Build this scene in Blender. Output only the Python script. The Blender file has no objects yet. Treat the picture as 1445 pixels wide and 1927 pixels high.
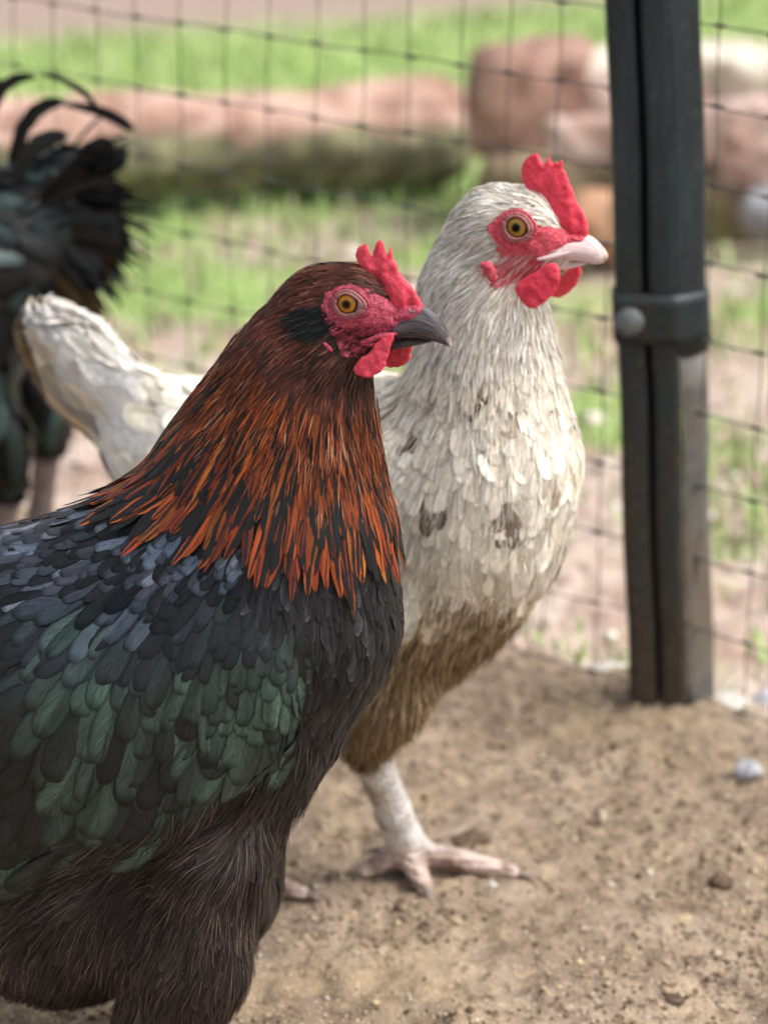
import bpy, math
import numpy as np
from mathutils import Matrix, Vector

rng = np.random.default_rng(11)
sc = bpy.context.scene
COL = sc.collection

# ------------------------------------------------------------------ camera, light
H_CAM = 0.755
TH = math.radians(22.0)
F = 5464.0                                   # focal length in pixels of a 1445 x 1927 frame
CAM = np.array([0.0, 0.0, H_CAM])
RT = np.array([1.0, 0, 0]); UP = np.array([0, math.sin(TH), math.cos(TH)]); FW = np.array([0, math.cos(TH), -math.sin(TH)])
cam = bpy.data.cameras.new('camera'); camo = bpy.data.objects.new('camera', cam); COL.objects.link(camo)
camo.location = CAM; camo.rotation_euler = (math.pi / 2 - TH, 0, 0)
cam.sensor_fit = 'VERTICAL'; cam.sensor_height = 36.0; cam.lens = F / 1927 * 36.0
cam.clip_start = 0.05; cam.clip_end = 400
cam.dof.use_dof = True; cam.dof.focus_distance = 1.245; cam.dof.aperture_fstop = cam.lens / 14.5
sc.camera = camo

SUN_EL, SUN_AZ = math.radians(58), math.radians(105)      # azimuth from +Y towards +X
w = bpy.data.worlds.new('World'); sc.world = w; w.use_nodes = True
nt = w.node_tree; bg = nt.nodes['Background']
sky = nt.nodes.new('ShaderNodeTexSky'); sky.sky_type = 'NISHITA'; sky.sun_disc = False
sky.sun_elevation = SUN_EL; sky.sun_rotation = SUN_AZ; sky.dust_density = 4.0; sky.air_density = 1.0
hs = nt.nodes.new('ShaderNodeHueSaturation'); hs.inputs['Saturation'].default_value = 0.35     # a veil of thin cloud
nt.links.new(sky.outputs[0], hs.inputs['Color']); nt.links.new(hs.outputs[0], bg.inputs['Color'])
bg.inputs['Strength'].default_value = 0.12
sl = bpy.data.lights.new('sun', 'SUN'); so = bpy.data.objects.new('sun', sl); COL.objects.link(so)
sl.energy = 1.3; sl.angle = math.radians(22); sl.color = (1.0, 0.96, 0.9)
sd_ = Vector((math.sin(SUN_AZ) * math.cos(SUN_EL), math.cos(SUN_AZ) * math.cos(SUN_EL), math.sin(SUN_EL)))
so.rotation_euler = sd_.to_track_quat('Z', 'Y').to_euler()
sc.view_settings.view_transform = 'Standard'; sc.view_settings.look = 'None'
sc.view_settings.exposure = 1.12; sc.view_settings.gamma = 1.0; sc.view_settings.use_curve_mapping = False
sc.render.engine = 'CYCLES'
sc.cycles.use_denoising = True
sc.cycles.max_bounces = 6; sc.cycles.transparent_max_bounces = 16
sc.cycles.use_adaptive_sampling = True; sc.cycles.adaptive_threshold = 0.02

# ------------------------------------------------------------------ helpers
def nz(v):
    return v / np.maximum(np.linalg.norm(v, axis=-1, keepdims=True), 1e-12)

def ray(px, py):
    return RT * ((px - 722.5) / F) + UP * ((963.5 - py) / F) + FW

def pix(P):
    d = P - CAM; t = d @ FW
    return 722.5 + F * (d @ RT) / t, 963.5 - F * (d @ UP) / t, t

def ground_at(px, py, z=0.0):
    d = ray(px, py); t = (z - H_CAM) / d[2]
    return CAM + d * t

class Frame:
    """A creature's upright middle plane: forward f, side r (towards the camera)."""
    def __init__(s, x, y, yaw):
        a = math.radians(yaw)
        s.q = np.array([x, y, 0.0]); s.f = np.array([math.cos(a), -math.sin(a), 0]); s.r = np.array([-math.sin(a), -math.cos(a), 0])
    def at(s, px, py, l=0.0):
        d = ray(px, py); t = ((s.q - CAM) @ s.r) / (d @ s.r)
        return CAM + d * t + s.r * l
    def m(s, px, py):                        # metres per pixel there
        d = ray(px, py); return ((s.q - CAM) @ s.r) / (d @ s.r) / F
    def sl(s, P):
        e = P - s.q
        return e @ s.f, e @ s.r, P[..., 2]
    def near(s, P):                          # fold the far half onto the near half
        l = (P - s.q) @ s.r
        return P + np.outer(np.where(l < 0, -2 * l, 0), s.r)

def inpoly(x, y, poly):
    poly = np.asarray(poly, float); n = len(poly); c = np.zeros(np.shape(x), bool)
    j = n - 1
    for i in range(n):
        xi, yi = poly[i]; xj, yj = poly[j]
        c ^= ((yi > y) != (yj > y)) & (x < (xj - xi) * (y - yi) / (yj - yi + 1e-12) + xi)
        j = i
    return c

def polydist(x, y, poly):
    poly = np.asarray(poly, float); d = np.full(np.shape(x), 1e9)
    for i in range(len(poly)):
        a = poly[i - 1]; b = poly[i]; e = b - a
        h = np.clip(((x - a[0]) * e[0] + (y - a[1]) * e[1]) / (e @ e + 1e-12), 0, 1)
        d = np.minimum(d, np.hypot(x - a[0] - e[0] * h, y - a[1] - e[1] * h))
    return np.where(inpoly(x, y, poly), -d, d)

def smooth_poly(poly, it=2):                 # Chaikin
    p = np.asarray(poly, float)
    for _ in range(it):
        q = np.roll(p, -1, 0)
        p = np.stack([p * .75 + q * .25, p * .25 + q * .75], 1).reshape(-1, 2)
    return p

# cheap lattice value noise
_T = np.random.default_rng(5).random(4096).astype(np.float32)
def vnoise(P, scale=1.0, seed=0):
    Q = np.asarray(P) * scale; i = np.floor(Q).astype(np.int64); f = Q - i; f = f * f * (3 - 2 * f)
    out = 0
    for dx in (0, 1):
        for dy in (0, 1):
            for dz in (0, 1):
                hsh = ((i[..., 0] + dx) * 73856093 ^ (i[..., 1] + dy) * 19349663 ^ (i[..., 2] + dz) * 83492791 ^ (seed * 7919 + 17)) & 0xffffffff
                hsh = (hsh * 2654435761 >> 9) & 4095
                out = out + _T[hsh] * (f[..., 0] if dx else 1 - f[..., 0]) * (f[..., 1] if dy else 1 - f[..., 1]) * (f[..., 2] if dz else 1 - f[..., 2])
    return out * 2 - 1

def fbm(P, scale, octs=4, seed=0):
    o = 0; a = 1
    for k in range(octs):
        o = o + a * vnoise(P, scale * 2 ** k, seed + k); a *= .5
    return o

def mk(name, V, faces, mat=None, parent=None, attrs=None, smooth=True, kind=None):
    """one mesh object; faces = (n,3|4) array or list of such arrays"""
    V = np.asarray(V, np.float32).reshape(-1, 3)
    if not isinstance(faces, (list, tuple)): faces = [faces]
    faces = [np.asarray(f, np.int32) for f in faces if len(f)]
    me = bpy.data.meshes.new(name)
    me.vertices.add(len(V)); me.vertices.foreach_set('co', V.ravel())
    loops = np.concatenate([f.ravel() for f in faces]); cnt = np.concatenate([np.full(len(f), f.shape[1], np.int32) for f in faces])
    me.loops.add(len(loops)); me.loops.foreach_set('vertex_index', loops)
    me.polygons.add(len(cnt)); me.polygons.foreach_set('loop_start', np.concatenate([[0], np.cumsum(cnt)[:-1]]).astype(np.int32))
    if smooth: me.polygons.foreach_set('use_smooth', np.ones(len(cnt), bool))
    for k, (t, a) in (attrs or {}).items():
        at = me.attributes.new(k, t, 'POINT')
        at.data.foreach_set('color' if t == 'FLOAT_COLOR' else 'vector' if t == 'FLOAT_VECTOR' else 'value', np.asarray(a, np.float32).ravel())
    me.update(calc_edges=True); me.validate()
    if mat: me.materials.append(mat)
    o = bpy.data.objects.new(name, me); COL.objects.link(o)
    if parent is not None: attach(o, parent)
    if kind: o['kind'] = kind
    return o

def attach(o, parent):
    o.parent = parent
    def world(p):
        m = Matrix.Translation(p.location)
        return m if p.parent is None else world(p.parent) @ p.matrix_parent_inverse @ m
    o.matrix_parent_inverse = world(parent).inverted()

def thing(name, label, cat, loc=(0, 0, 0), group=None):
    o = bpy.data.objects.new(name, None); COL.objects.link(o); o.location = loc; o.empty_display_size = .05
    return tag(o, label, cat, group)

def tag(o, label, cat, group=None):
    o['label'] = label; o['category'] = cat
    if group: o['group'] = group
    return o

def surface_nets(f, lo, hi, h):
    lo = np.asarray(lo, float); hi = np.asarray(hi, float)
    n = np.ceil((hi - lo) / h).astype(int) + 1
    ax = [lo[i] + h * np.arange(n[i]) for i in range(3)]
    G = np.stack(np.meshgrid(*ax, indexing='ij'), -1).reshape(-1, 3)
    v = np.concatenate([f(G[i:i + 400000]) for i in range(0, len(G), 400000)]).reshape(n)
    s = v < 0
    nc = n - 1
    acc = np.zeros(tuple(nc) + (3,)); cnt = np.zeros(tuple(nc))
    sl = lambda o: tuple(slice(o[i], o[i] + nc[i]) for i in range(3))
    offs = [(a, b, c) for a in (0, 1) for b in (0, 1) for c in (0, 1)]
    for o in offs:
        for axn in range(3):
            if o[axn]: continue
            o2 = list(o); o2[axn] = 1
            a = v[sl(o)]; b = v[sl(o2)]; m = (a < 0) != (b < 0)
            t = np.where(m, a / np.where(m, a - b, 1), 0)
            for k in range(3):
                acc[..., k] += np.where(m, o[k] + (t if k == axn else 0), 0)
            cnt += m
    act = cnt > 0
    idx = -np.ones(tuple(nc), np.int64); idx[act] = np.arange(act.sum())
    cell = np.argwhere(act)
    V = (cell + acc[act] / cnt[act][:, None]) * h + lo
    Fs = []
    for axn in range(3):
        o2 = [0, 0, 0]; o2[axn] = 1
        a = s[tuple(slice(0, n[i] - o2[i]) for i in range(3))]; b = s[tuple(slice(o2[i], n[i]) for i in range(3))]
        e = np.argwhere(a != b); sg = a[a != b]
        u, w_ = [(1, 2), (2, 0), (0, 1)][axn]
        ok = (e[:, u] > 0) & (e[:, w_] > 0) & (e[:, u] < nc[u]) & (e[:, w_] < nc[w_]) & (e[:, axn] < nc[axn])
        e = e[ok]; sg = sg[ok]
        def at(du, dw):
            q = e.copy(); q[:, u] -= du; q[:, w_] -= dw
            return idx[q[:, 0], q[:, 1], q[:, 2]]
        q = np.stack([at(1, 1), at(0, 1), at(0, 0), at(1, 0)], 1)
        q[~sg] = q[~sg][:, ::-1]
        Fs.append(q)
    return V, np.concatenate(Fs)

def make_sdf(prims):
    """prims: (a, b, ra, rb, side axis n, width factor k, blend radius)"""
    pr = []
    for a, b, ra, rb, n, k, s in prims:
        a = np.asarray(a, float); b = np.asarray(b, float); n = np.asarray(n, float)
        ba = b - a; ba = ba + n * (ba @ n) * (1 / k - 1)
        pr.append((a, ba, max(ba @ ba, 1e-12), ra, rb, n, k, s))
    def f(P):
        d = None
        for a, ba, bb, ra, rb, n, k, s in pr:
            pa = P - a
            if k != 1: pa = pa + np.outer((pa @ n) * (1 / k - 1), n)
            h = np.clip(pa @ ba / bb, 0, 1)
            e = np.linalg.norm(pa - h[:, None] * ba, axis=1) - (ra + (rb - ra) * h)
            if d is None: d = e
            else:
                t = np.clip(.5 + .5 * (d - e) / s, 0, 1)
                d = d * (1 - t) + e * t - s * t * (1 - t)
        return d
    return f

_TE = np.array([[1, -1, -1], [-1, -1, 1], [-1, 1, -1], [1, 1, 1]], float)
def grad(f, P, e=.0008):
    return sum(np.outer(f(P + k * e), k) for k in _TE) / (4 * e)

def project(f, P, it=3):
    for _ in range(it):
        g = grad(f, P); m = np.linalg.norm(g, axis=1, keepdims=True)
        P = P - g / m * (f(P)[:, None] / m)
    return P, nz(grad(f, P))

def trace(f, px, py):
    d = ray(px, py); d = d / np.linalg.norm(d); t = .5
    for _ in range(160):
        p = (CAM + d * t)[None]; e = f(p)[0]
        if e < 1e-5: break
        t += e * .7
        if t > 4: return None
    return CAM + d * t

def mesh_samples(V, Q, n, r=rng):
    A = V[Q[:, 0]]; B = V[Q[:, 1]]; C = V[Q[:, 2]]; D = V[Q[:, 3]]
    ar = np.linalg.norm(np.cross(C - A, D - B), axis=1); c = np.cumsum(ar); k = np.searchsorted(c, r.random(n) * c[-1])
    u = r.random((n, 1)); v = r.random((n, 1))
    return (A[k] * (1 - u) + B[k] * u) * (1 - v) + (D[k] * (1 - u) + C[k] * u) * v, c[-1]

def darts(P, rad):
    """thin points P so that none is nearer than its own radius to a kept one"""
    cell = float(np.max(rad)); g = {}; keep = []
    K = np.floor(P / cell).astype(int)
    for i in range(len(P)):
        kx, ky, kz = K[i]; ok = True; r2 = rad[i] ** 2; p = P[i]
        for dx in (-1, 0, 1):
            for dy in (-1, 0, 1):
                for dz in (-1, 0, 1):
                    for j in g.get((kx + dx, ky + dy, kz + dz), ()):
                        e = P[j] - p
                        if e[0] * e[0] + e[1] * e[1] + e[2] * e[2] < r2: ok = False; break
                    if not ok: break
                if not ok: break
            if not ok: break
        if ok: keep.append(i); g.setdefault((kx, ky, kz), []).append(i)
    return np.array(keep, int)

# feather outlines: stations along the shaft, half widths there
OVATE = (np.array([0, .15, .32, .52, .7, .83, .92, .975, 1.]), np.array([.3, .62, .86, 1, .99, .88, .66, .36, .1]))
TONGUE = (np.array([0, .15, .32, .52, .7, .83, .92, .975, 1.]), np.array([.4, .66, .88, 1, .95, .74, .5, .27, .08]))
LANCE = (np.array([0, .15, .32, .5, .66, .8, .9, .96, 1.]), np.array([.35, .65, .88, 1, .97, .78, .5, .26, .05]))
HAIR = (np.array([0, .35, .7, 1.]), np.array([.9, 1, .7, .1]))
U5 = np.array([-1, -.5, 0, .5, 1.]); U2 = np.array([-1., 1.]); U3 = np.array([-1., 0, 1.])

def sweep(S, T, N, W, prof, us, cup, roll):
    """feathers from spines S (n, m, 3), directions T and normals N"""
    n, m, _ = S.shape; k = len(us)
    B = np.cross(N, T); B = nz(B)
    c = np.cos(roll)[:, None, None]; s = np.sin(roll)[:, None, None]
    B2 = B * c + N * s; N2 = N * c - B * s
    wv = (W[:, None] * .5 * prof[1][None, :])[:, :, None, None]
    u = us[None, None, :, None]
    global _BN
    _BN = np.repeat(N[:, :, None, :], k, 2)
    V = S[:, :, None, :] + B2[:, :, None, :] * u * wv - N2[:, :, None, :] * (np.asarray(cup).reshape(-1, 1, 1, 1) * wv * u ** 2)
    ii = np.arange(m - 1)[:, None] * k + np.arange(k - 1)[None, :]
    q = np.stack([ii, ii + 1, ii + k + 1, ii + k], -1).reshape(-1, 4)
    Q = (np.arange(n)[:, None, None] * (m * k) + q[None]).reshape(-1, 4)
    fuv = np.empty((n, m, k, 3)); fuv[..., 0] = us[None, None, :]; fuv[..., 1] = prof[0][None, :, None]; fuv[..., 2] = rng.random(n)[:, None, None]
    return V, Q, fuv, m * k, _BN

def grow(sdf, flow, P, L, W, prof=OVATE, us=U5, h0=.0005, slope=.1, cup=.25, roll=.15, jit=.12, lift=None, clump=0.0):
    n = len(P)
    h0 = np.broadcast_to(h0, n); slope = np.broadcast_to(slope, n)
    p, nn = project(sdf, P, 2)
    t = flow(p, nn); b = np.cross(nn, t)
    ja = rng.normal(0, 1, n)[:, None] * jit
    if clump:
        ja = ja * .5 + clump * vnoise(p, 130.0, 3)[:, None]
    t = nz(t + b * ja); prev = 0
    S = []; T = []; N = []
    for v in prof[0]:
        p = p + t * ((v - prev) * L)[:, None]; prev = v
        g = grad(sdf, p); m = np.linalg.norm(g, axis=1, keepdims=True); nn = g / m
        p = p - nn * (sdf(p)[:, None] / m)
        fl = flow(p, nn); t = nz(t * .6 + fl * .4 + np.cross(nn, fl) * ja * .4); t = nz(t - nn * np.sum(t * nn, 1, keepdims=True))
        h = h0 + slope * L * (v - .18 * v * v)
        S.append(p + nn * h[:, None]); T.append(t); N.append(nn)
    S = np.stack(S, 1); T = np.stack(T, 1); N = np.stack(N, 1)
    return sweep(S, T, N, W, prof, us, cup, rng.normal(0, 1, n) * roll)

def plumage(name, fs, colour, par, mat, parent, kind='stuff', single=None, single_name='feather'):
    """joined feathers; those whose index is in `single` become objects of their own below the joined part"""
    V, Q, fuv, per, bn = fs; n = len(V); bn = bn.reshape(n, per, 3); V = V.reshape(n, per, 3); fuv = fuv.reshape(n, per, 3)
    colv = np.ones((n, per, 4)); colv[..., :3] = colour[:, None, :]
    parv = np.repeat(par[:, None, :], per, 1)
    q1 = Q[:len(Q) // n]
    rest = np.ones(n, bool)
    if single is not None: rest[single] = False
    k = int(rest.sum())
    QQ = (np.arange(k)[:, None, None] * per + q1[None]).reshape(-1, 4)
    at = lambda a: {'col': ('FLOAT_COLOR', colv[a]), 'par': ('FLOAT_COLOR', parv[a]), 'fuv': ('FLOAT_VECTOR', fuv[a]), 'bn': ('FLOAT_VECTOR', bn[a])}
    o = mk(name, V[rest], QQ, mat, parent, at(rest), kind=kind)
    if single is not None:
        for i in single:
            mk(single_name, V[i], q1, mat, o, at([i]))
    return o

# ------------------------------------------------------------------ materials
class NT:
    def __init__(s, name):
        s.m = bpy.data.materials.new(name); s.m.use_nodes = True; s.t = s.m.node_tree
        s.p = s.t.nodes['Principled BSDF']; s.out = s.t.nodes['Material Output']
    def n(s, typ, **kw):
        o = s.t.nodes.new(typ)
        for k, v in kw.items(): setattr(o, k, v)
        return o
    def l(s, a, b): s.t.links.new(a, b)
    def put(s, sock, v):
        if isinstance(v, bpy.types.NodeSocket): s.l(v, sock)
        else: sock.default_value = v
    def math(s, op, a, b=0.0, c=0.0, clamp=False):
        o = s.n('ShaderNodeMath', operation=op, use_clamp=clamp)
        for i, v in enumerate((a, b, c)): s.put(o.inputs[i], v)
        return o.outputs[0]
    def ramp(s, v, lo, hi, smooth=True):
        o = s.n('ShaderNodeMapRange', interpolation_type='SMOOTHSTEP' if smooth else 'LINEAR', clamp=True)
        s.put(o.inputs[0], v); s.put(o.inputs[1], lo); s.put(o.inputs[2], hi)
        return o.outputs[0]
    def mix(s, f, a, b, blend='MIX'):
        o = s.n('ShaderNodeMix', data_type='RGBA', blend_type=blend)
        s.put(o.inputs[0], f); s.put(o.inputs[6], a if isinstance(a, bpy.types.NodeSocket) else (*a, 1)); s.put(o.inputs[7], b if isinstance(b, bpy.types.NodeSocket) else (*b, 1))
        return o.outputs[2]
    def noise(s, vec, scale, detail=4, rough=.55, dist=0.0):
        o = s.n('ShaderNodeTexNoise'); s.put(o.inputs['Vector'], vec); s.put(o.inputs['Scale'], scale)
        o.inputs['Detail'].default_value = detail; o.inputs['Roughness'].default_value = rough; o.inputs['Distortion'].default_value = dist
        return o.outputs[0]
    def voro(s, vec, scale, feature='F1', out=0):
        o = s.n('ShaderNodeTexVoronoi', feature=feature); s.put(o.inputs['Vector'], vec); o.inputs['Scale'].default_value = scale
        return o.outputs[out]
    def obj(s): return s.n('ShaderNodeTexCoord').outputs['Object']
    def attr(s, name, what='Vector'):
        o = s.n('ShaderNodeAttribute', attribute_name=name); return o.outputs[what]
    def xyz(s, v):
        o = s.n('ShaderNodeSeparateXYZ'); s.l(v, o.inputs[0]); return o.outputs
    def vec(s, x, y, z):
        o = s.n('ShaderNodeCombineXYZ')
        for i, v in enumerate((x, y, z)): s.put(o.inputs[i], v)
        return o.outputs[0]
    def softn(s, amt):
        g = s.n('ShaderNodeNewGeometry').outputs['Normal']; b = s.attr('bn')
        dt = s.n('ShaderNodeVectorMath', operation='DOT_PRODUCT'); s.l(g, dt.inputs[0]); s.l(b, dt.inputs[1])
        a = s.n('ShaderNodeVectorMath', operation='SCALE'); s.l(b, a.inputs[0]); s.l(s.math('MULTIPLY', s.math('SIGN', dt.outputs['Value']), amt), a.inputs['Scale'])
        c = s.n('ShaderNodeVectorMath', operation='SCALE'); s.l(g, c.inputs[0]); c.inputs['Scale'].default_value = 1 - amt
        d = s.n('ShaderNodeVectorMath', operation='ADD'); s.l(a.outputs[0], d.inputs[0]); s.l(c.outputs[0], d.inputs[1])
        e = s.n('ShaderNodeVectorMath', operation='NORMALIZE'); s.l(d.outputs[0], e.inputs[0]); return e.outputs[0]
    def bump(s, h, strength, dist, normal=None):
        o = s.n('ShaderNodeBump')
        if normal is not None: s.l(normal, o.inputs['Normal'])
        o.inputs['Strength'].default_value = strength; o.inputs['Distance'].default_value = dist
        s.l(h, o.inputs['Height']); s.l(o.outputs[0], s.p.inputs['Normal']); return
        o = s.n('ShaderNodeBump'); o.inputs['Strength'].default_value = strength; o.inputs['Distance'].default_value = dist
        s.l(h, o.inputs['Height']); s.l(o.outputs[0], s.p.inputs['Normal'])
    def set(s, **kw):
        for k, v in kw.items(): s.put(s.p.inputs[k.replace('_', ' ')], v if isinstance(v, bpy.types.NodeSocket) or not isinstance(v, tuple) or len(v) == 4 else (*v, 1))
        return s.m

def feather_mat(name, rough=.5, spec=.4, barb=60.0, slant=.35, contrast=.5, rag=.5, stripe=None, shaft=.25, sheen=0.0, bumpd=.0002, rim=None, soft=0.0):
    """col = colour of the vane; par.r shifts the dark middle, par.g its depth, par.b how metallic the sheen is"""
    m = NT(name)
    u, v, sd = m.xyz(m.attr('fuv'))
    au = m.math('ABSOLUTE', u)
    bc = m.math('SUBTRACT', v, m.math('MULTIPLY', au, slant))
    side = m.math('SIGN', u)
    vec = m.vec(m.math('MULTIPLY', bc, barb), m.math('ADD', m.math('MULTIPLY', au, 1.6), m.math('MULTIPLY', side, 9.0)), m.math('MULTIPLY', sd, 91.0))
    nb = m.noise(vec, 1.0, 3, .6)
    nl = m.noise(m.vec(m.math('MULTIPLY', u, 1.5), m.math('MULTIPLY', v, 3.0), m.math('MULTIPLY', sd, 53.0)), 1.0, 2)
    col = m.attr('col', 'Color'); par = m.n('ShaderNodeSeparateColor'); m.l(m.attr('par', 'Color'), par.inputs[0])
    pr, pg, pb = par.outputs
    c = col
    if stripe is not None:
        edge = m.math('ADD', au, m.math('MULTIPLY', m.math('SUBTRACT', nb, .5), .55))
        th = m.math('ADD', pr, m.math('MULTIPLY', m.math('SUBTRACT', v, .5), pg))
        c = m.mix(m.ramp(m.math('SUBTRACT', edge, th), -.07, .07), stripe, c)
    val = m.math('ADD', 1.0 - contrast * .5, m.math('MULTIPLY', m.ramp(nb, .36, .64, False), contrast))
    val = m.math('MULTIPLY', val, m.math('ADD', .55, m.math('MULTIPLY', nl, .9)))
    val = m.math('MULTIPLY', val, m.math('ADD', 1.0, m.math('MULTIPLY', side, m.math('MULTIPLY', m.math('SUBTRACT', m.math('FRACT', m.math('MULTIPLY', sd, 7.3)), .5), .5))))
    if rim is not None:  # edge shade (dark rim) and side-lit edges (pale rim) painted into the colour
        rr = m.math('MAXIMUM', m.math('MULTIPLY', au, .97), m.math('POWER', v, 2.2))
        val = m.math('MULTIPLY', val, m.math('ADD', 1.0, m.math('MULTIPLY', m.ramp(m.math('ADD', rr, m.math('MULTIPLY', m.math('SUBTRACT', nb, .5), .25)), .62, .98), rim - 1.0)))
    hsv = m.n('ShaderNodeHueSaturation'); m.l(c, hsv.inputs['Color']); m.l(val, hsv.inputs['Value'])
    c = hsv.outputs[0]
    if shaft:
        c = m.mix(m.math('MULTIPLY', m.ramp(au, .075, .03), shaft), c, (.05, .045, .04) if shaft > 0 else (0, 0, 0))
    # frayed rim
    e1 = m.math('MAXIMUM', m.math('POWER', au, 3.0), m.math('POWER', v, 7.0))
    e1 = m.math('ADD', e1, m.math('MULTIPLY', m.math('SUBTRACT', nb, .5), rag * 2))
    alpha = m.math('LESS_THAN', e1, .92)
    m.bump(nb, .6, bumpd, m.softn(soft) if soft else None)
    return m.set(Base_Color=c, Roughness=rough, Metallic=pb, Alpha=alpha, Specular_IOR_Level=spec, Sheen_Weight=sheen)

def hair_mat(name, rough=.55, spec=.3):
    m = NT(name)
    u, v, sd = m.xyz(m.attr('fuv'))
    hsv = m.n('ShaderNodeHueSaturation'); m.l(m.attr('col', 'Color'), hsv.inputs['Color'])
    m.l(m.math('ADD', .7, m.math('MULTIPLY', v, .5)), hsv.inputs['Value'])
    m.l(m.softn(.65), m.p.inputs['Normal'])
    return m.set(Base_Color=hsv.outputs[0], Roughness=rough, Specular_IOR_Level=spec)

def skin_mat(name, c1, c2, c3, scale=900, bump=.0006, sss=.15, rough=.5):
    m = NT(name); o = m.obj()
    n1 = m.noise(o, scale, 3, .6, .6); n2 = m.noise(o, scale * .16, 3); v = m.voro(o, scale * .9, 'SMOOTH_F1')
    c = m.mix(m.ramp(n1, .35, .65), c1, c2); c = m.mix(m.math('MULTIPLY', m.ramp(n2, .5, .72), .6), c, c3)
    m.bump(m.math('ADD', m.math('MULTIPLY', n1, .6), m.math('MULTIPLY', v, .5)), .8, bump)
    m.p.inputs['Subsurface Radius'].default_value = (1, .25, .15); m.p.inputs['Subsurface Scale'].default_value = .002
    c = m.mix(m.math('MULTIPLY', m.ramp(m.noise(o, scale * .5, 4, .7), .60, .72), .35), c, tuple(min(1, x * 1.15 + .12) for x in c2))
    return m.set(Base_Color=c, Roughness=rough, Subsurface_Weight=sss, Specular_IOR_Level=.35)

def plain(name, c1, c2, scale, rough=.7, bump=0.0, detail=5, spec=.4, c3=None, s3=None):
    m = NT(name); o = m.obj(); n = m.noise(o, scale, detail)
    c = m.mix(m.ramp(n, .35, .65), c1, c2)
    if c3 is not None: c = m.mix(m.ramp(m.noise(o, s3, 4), .5, .66), c, c3)
    if bump: m.bump(n, .8, bump)
    return m.set(Base_Color=c, Roughness=rough, Specular_IOR_Level=spec)

# ------------------------------------------------------------------ ground
FP = ground_at(1262, 1338)                                  # foot of the fence post
FD = nz(np.array([1.0, -.69, 0]))                            # the fence runs this way
FN = np.array([-FD[1], FD[0], 0])                            # away from the camera, beyond the fence
def beyond(x, y): return (x - FP[0]) * FN[0] + (y - FP[1]) * FN[1]

def ground_z(x, y):
    P = np.stack([x, y, np.zeros_like(x)], -1)
    b = beyond(x, y) + .012 * vnoise(P, 22, 9)
    near = 1 / (1 + np.exp(-(3.2 - y) * 3))
    s = np.clip((b - .022) / .05, 0, 1); s = s * s * (3 - 2 * s)
    z = -.022 * s
    fine = near * (.004 * vnoise(P, 24, 1) + .0030 * vnoise(P, 62, 2) + .0032 * vnoise(P, 150, 3) * (y < 2.1))
    big = .02 * fbm(P, .8, 3, 5) * np.clip((y - 2.2) / 2, 0, 1)
    post_r = np.hypot(x - FP[0], y - FP[1])
    return z + fine + big + .010 * np.exp(-(post_r / .05) ** 2)

def axis(lo_far, lo, hi, hi_far, step, grow_=1.13):
    mid = np.arange(lo, hi + 1e-9, step); a = [hi]; s = step
    while a[-1] < hi_far: s *= grow_; a.append(a[-1] + s)
    b = [lo]; s = step
    while b[-1] > lo_far: s *= grow_; b.append(b[-1] - s)
    return np.array(b[1:][::-1] + list(mid) + a[1:])
gx = axis(-90, -.45, .5, 90, .0036); gy = axis(-60, 1.17, 1.92, 120, .0042)
X, Y = np.meshgrid(gx, gy, indexing='ij'); Z = ground_z(X, Y)
ii = np.arange(len(gx) - 1)[:, None] * len(gy) + np.arange(len(gy) - 1)[None]
gq = np.stack([ii, ii + len(gy), ii + len(gy) + 1, ii + 1], -1).reshape(-1, 4)

m = NT('ground_dirt'); o = m.obj(); gxs, gys, _ = m.xyz(o)
bey = m.math('ADD', m.math('MULTIPLY', m.math('SUBTRACT', gxs, FP[0]), FN[0]), m.math('MULTIPLY', m.math('SUBTRACT', gys, FP[1]), FN[1]))
bey = m.math('ADD', bey, m.math('MULTIPLY', m.math('SUBTRACT', m.noise(o, 18, 3), .5), .05))
n1 = m.noise(o, 16, 5, .6); n2 = m.noise(o, 110, 5, .65); n3 = m.noise(o, 420, 3, .6); n4 = m.noise(o, 5.5, 3)
dirt = m.mix(m.ramp(n1, .35, .68), (.235, .175, .125), (.35, .27, .20))
dirt = m.mix(m.ramp(n2, .34, .50), (.135, .095, .066), dirt)
dirt = m.mix(m.math('MULTIPLY', m.ramp(m.noise(o, 7.5, 3), .52, .66), .35), dirt, (.44, .33, .19))
dirt = m.mix(m.math('MULTIPLY', m.ramp(n2, .56, .70), .75), dirt, (.50, .37, .21))
dirt = m.mix(m.math('MULTIPLY', m.ramp(n3, .58, .68), .7), dirt, (.58, .48, .34))
pink = m.mix(m.ramp(n1, .35, .65), (.38, .27, .215), (.52, .42, .355))
pink = m.mix(m.ramp(n2, .28, .45), (.22, .14, .12), pink)
pink = m.mix(m.math('MULTIPLY', m.ramp(n2, .62, .75), .7), pink, (.68, .60, .54))
turf = m.mix(m.ramp(n2, .35, .65), (.22, .32, .09), (.36, .45, .18))
far = m.ramp(gys, 1.9, 3.6)
gm = m.ramp(m.math('ADD', n4, m.math('MULTIPLY', far, .34)), .55, .68)
field = m.mix(gm, pink, turf)
# a bare brown track crosses the far left of the meadow
tr = m.math('ADD', gys, m.math('MULTIPLY', gxs, -.35))
field = m.mix(m.math('MULTIPLY', m.ramp(tr, 3.50, 3.72), m.ramp(tr, 6.4, 5.8)), field, (.33, .25, .21))
c = m.mix(m.ramp(bey, .015, .05), dirt, field)
m.bump(m.math('ADD', m.math('MULTIPLY', n2, .7), m.math('MULTIPLY', n3, .4)), .9, .006)
g = mk('ground', np.stack([X, Y, Z], -1), gq, m.set(Base_Color=c, Roughness=.95, Specular_IOR_Level=.15)); g['kind'] = 'structure'

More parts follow.
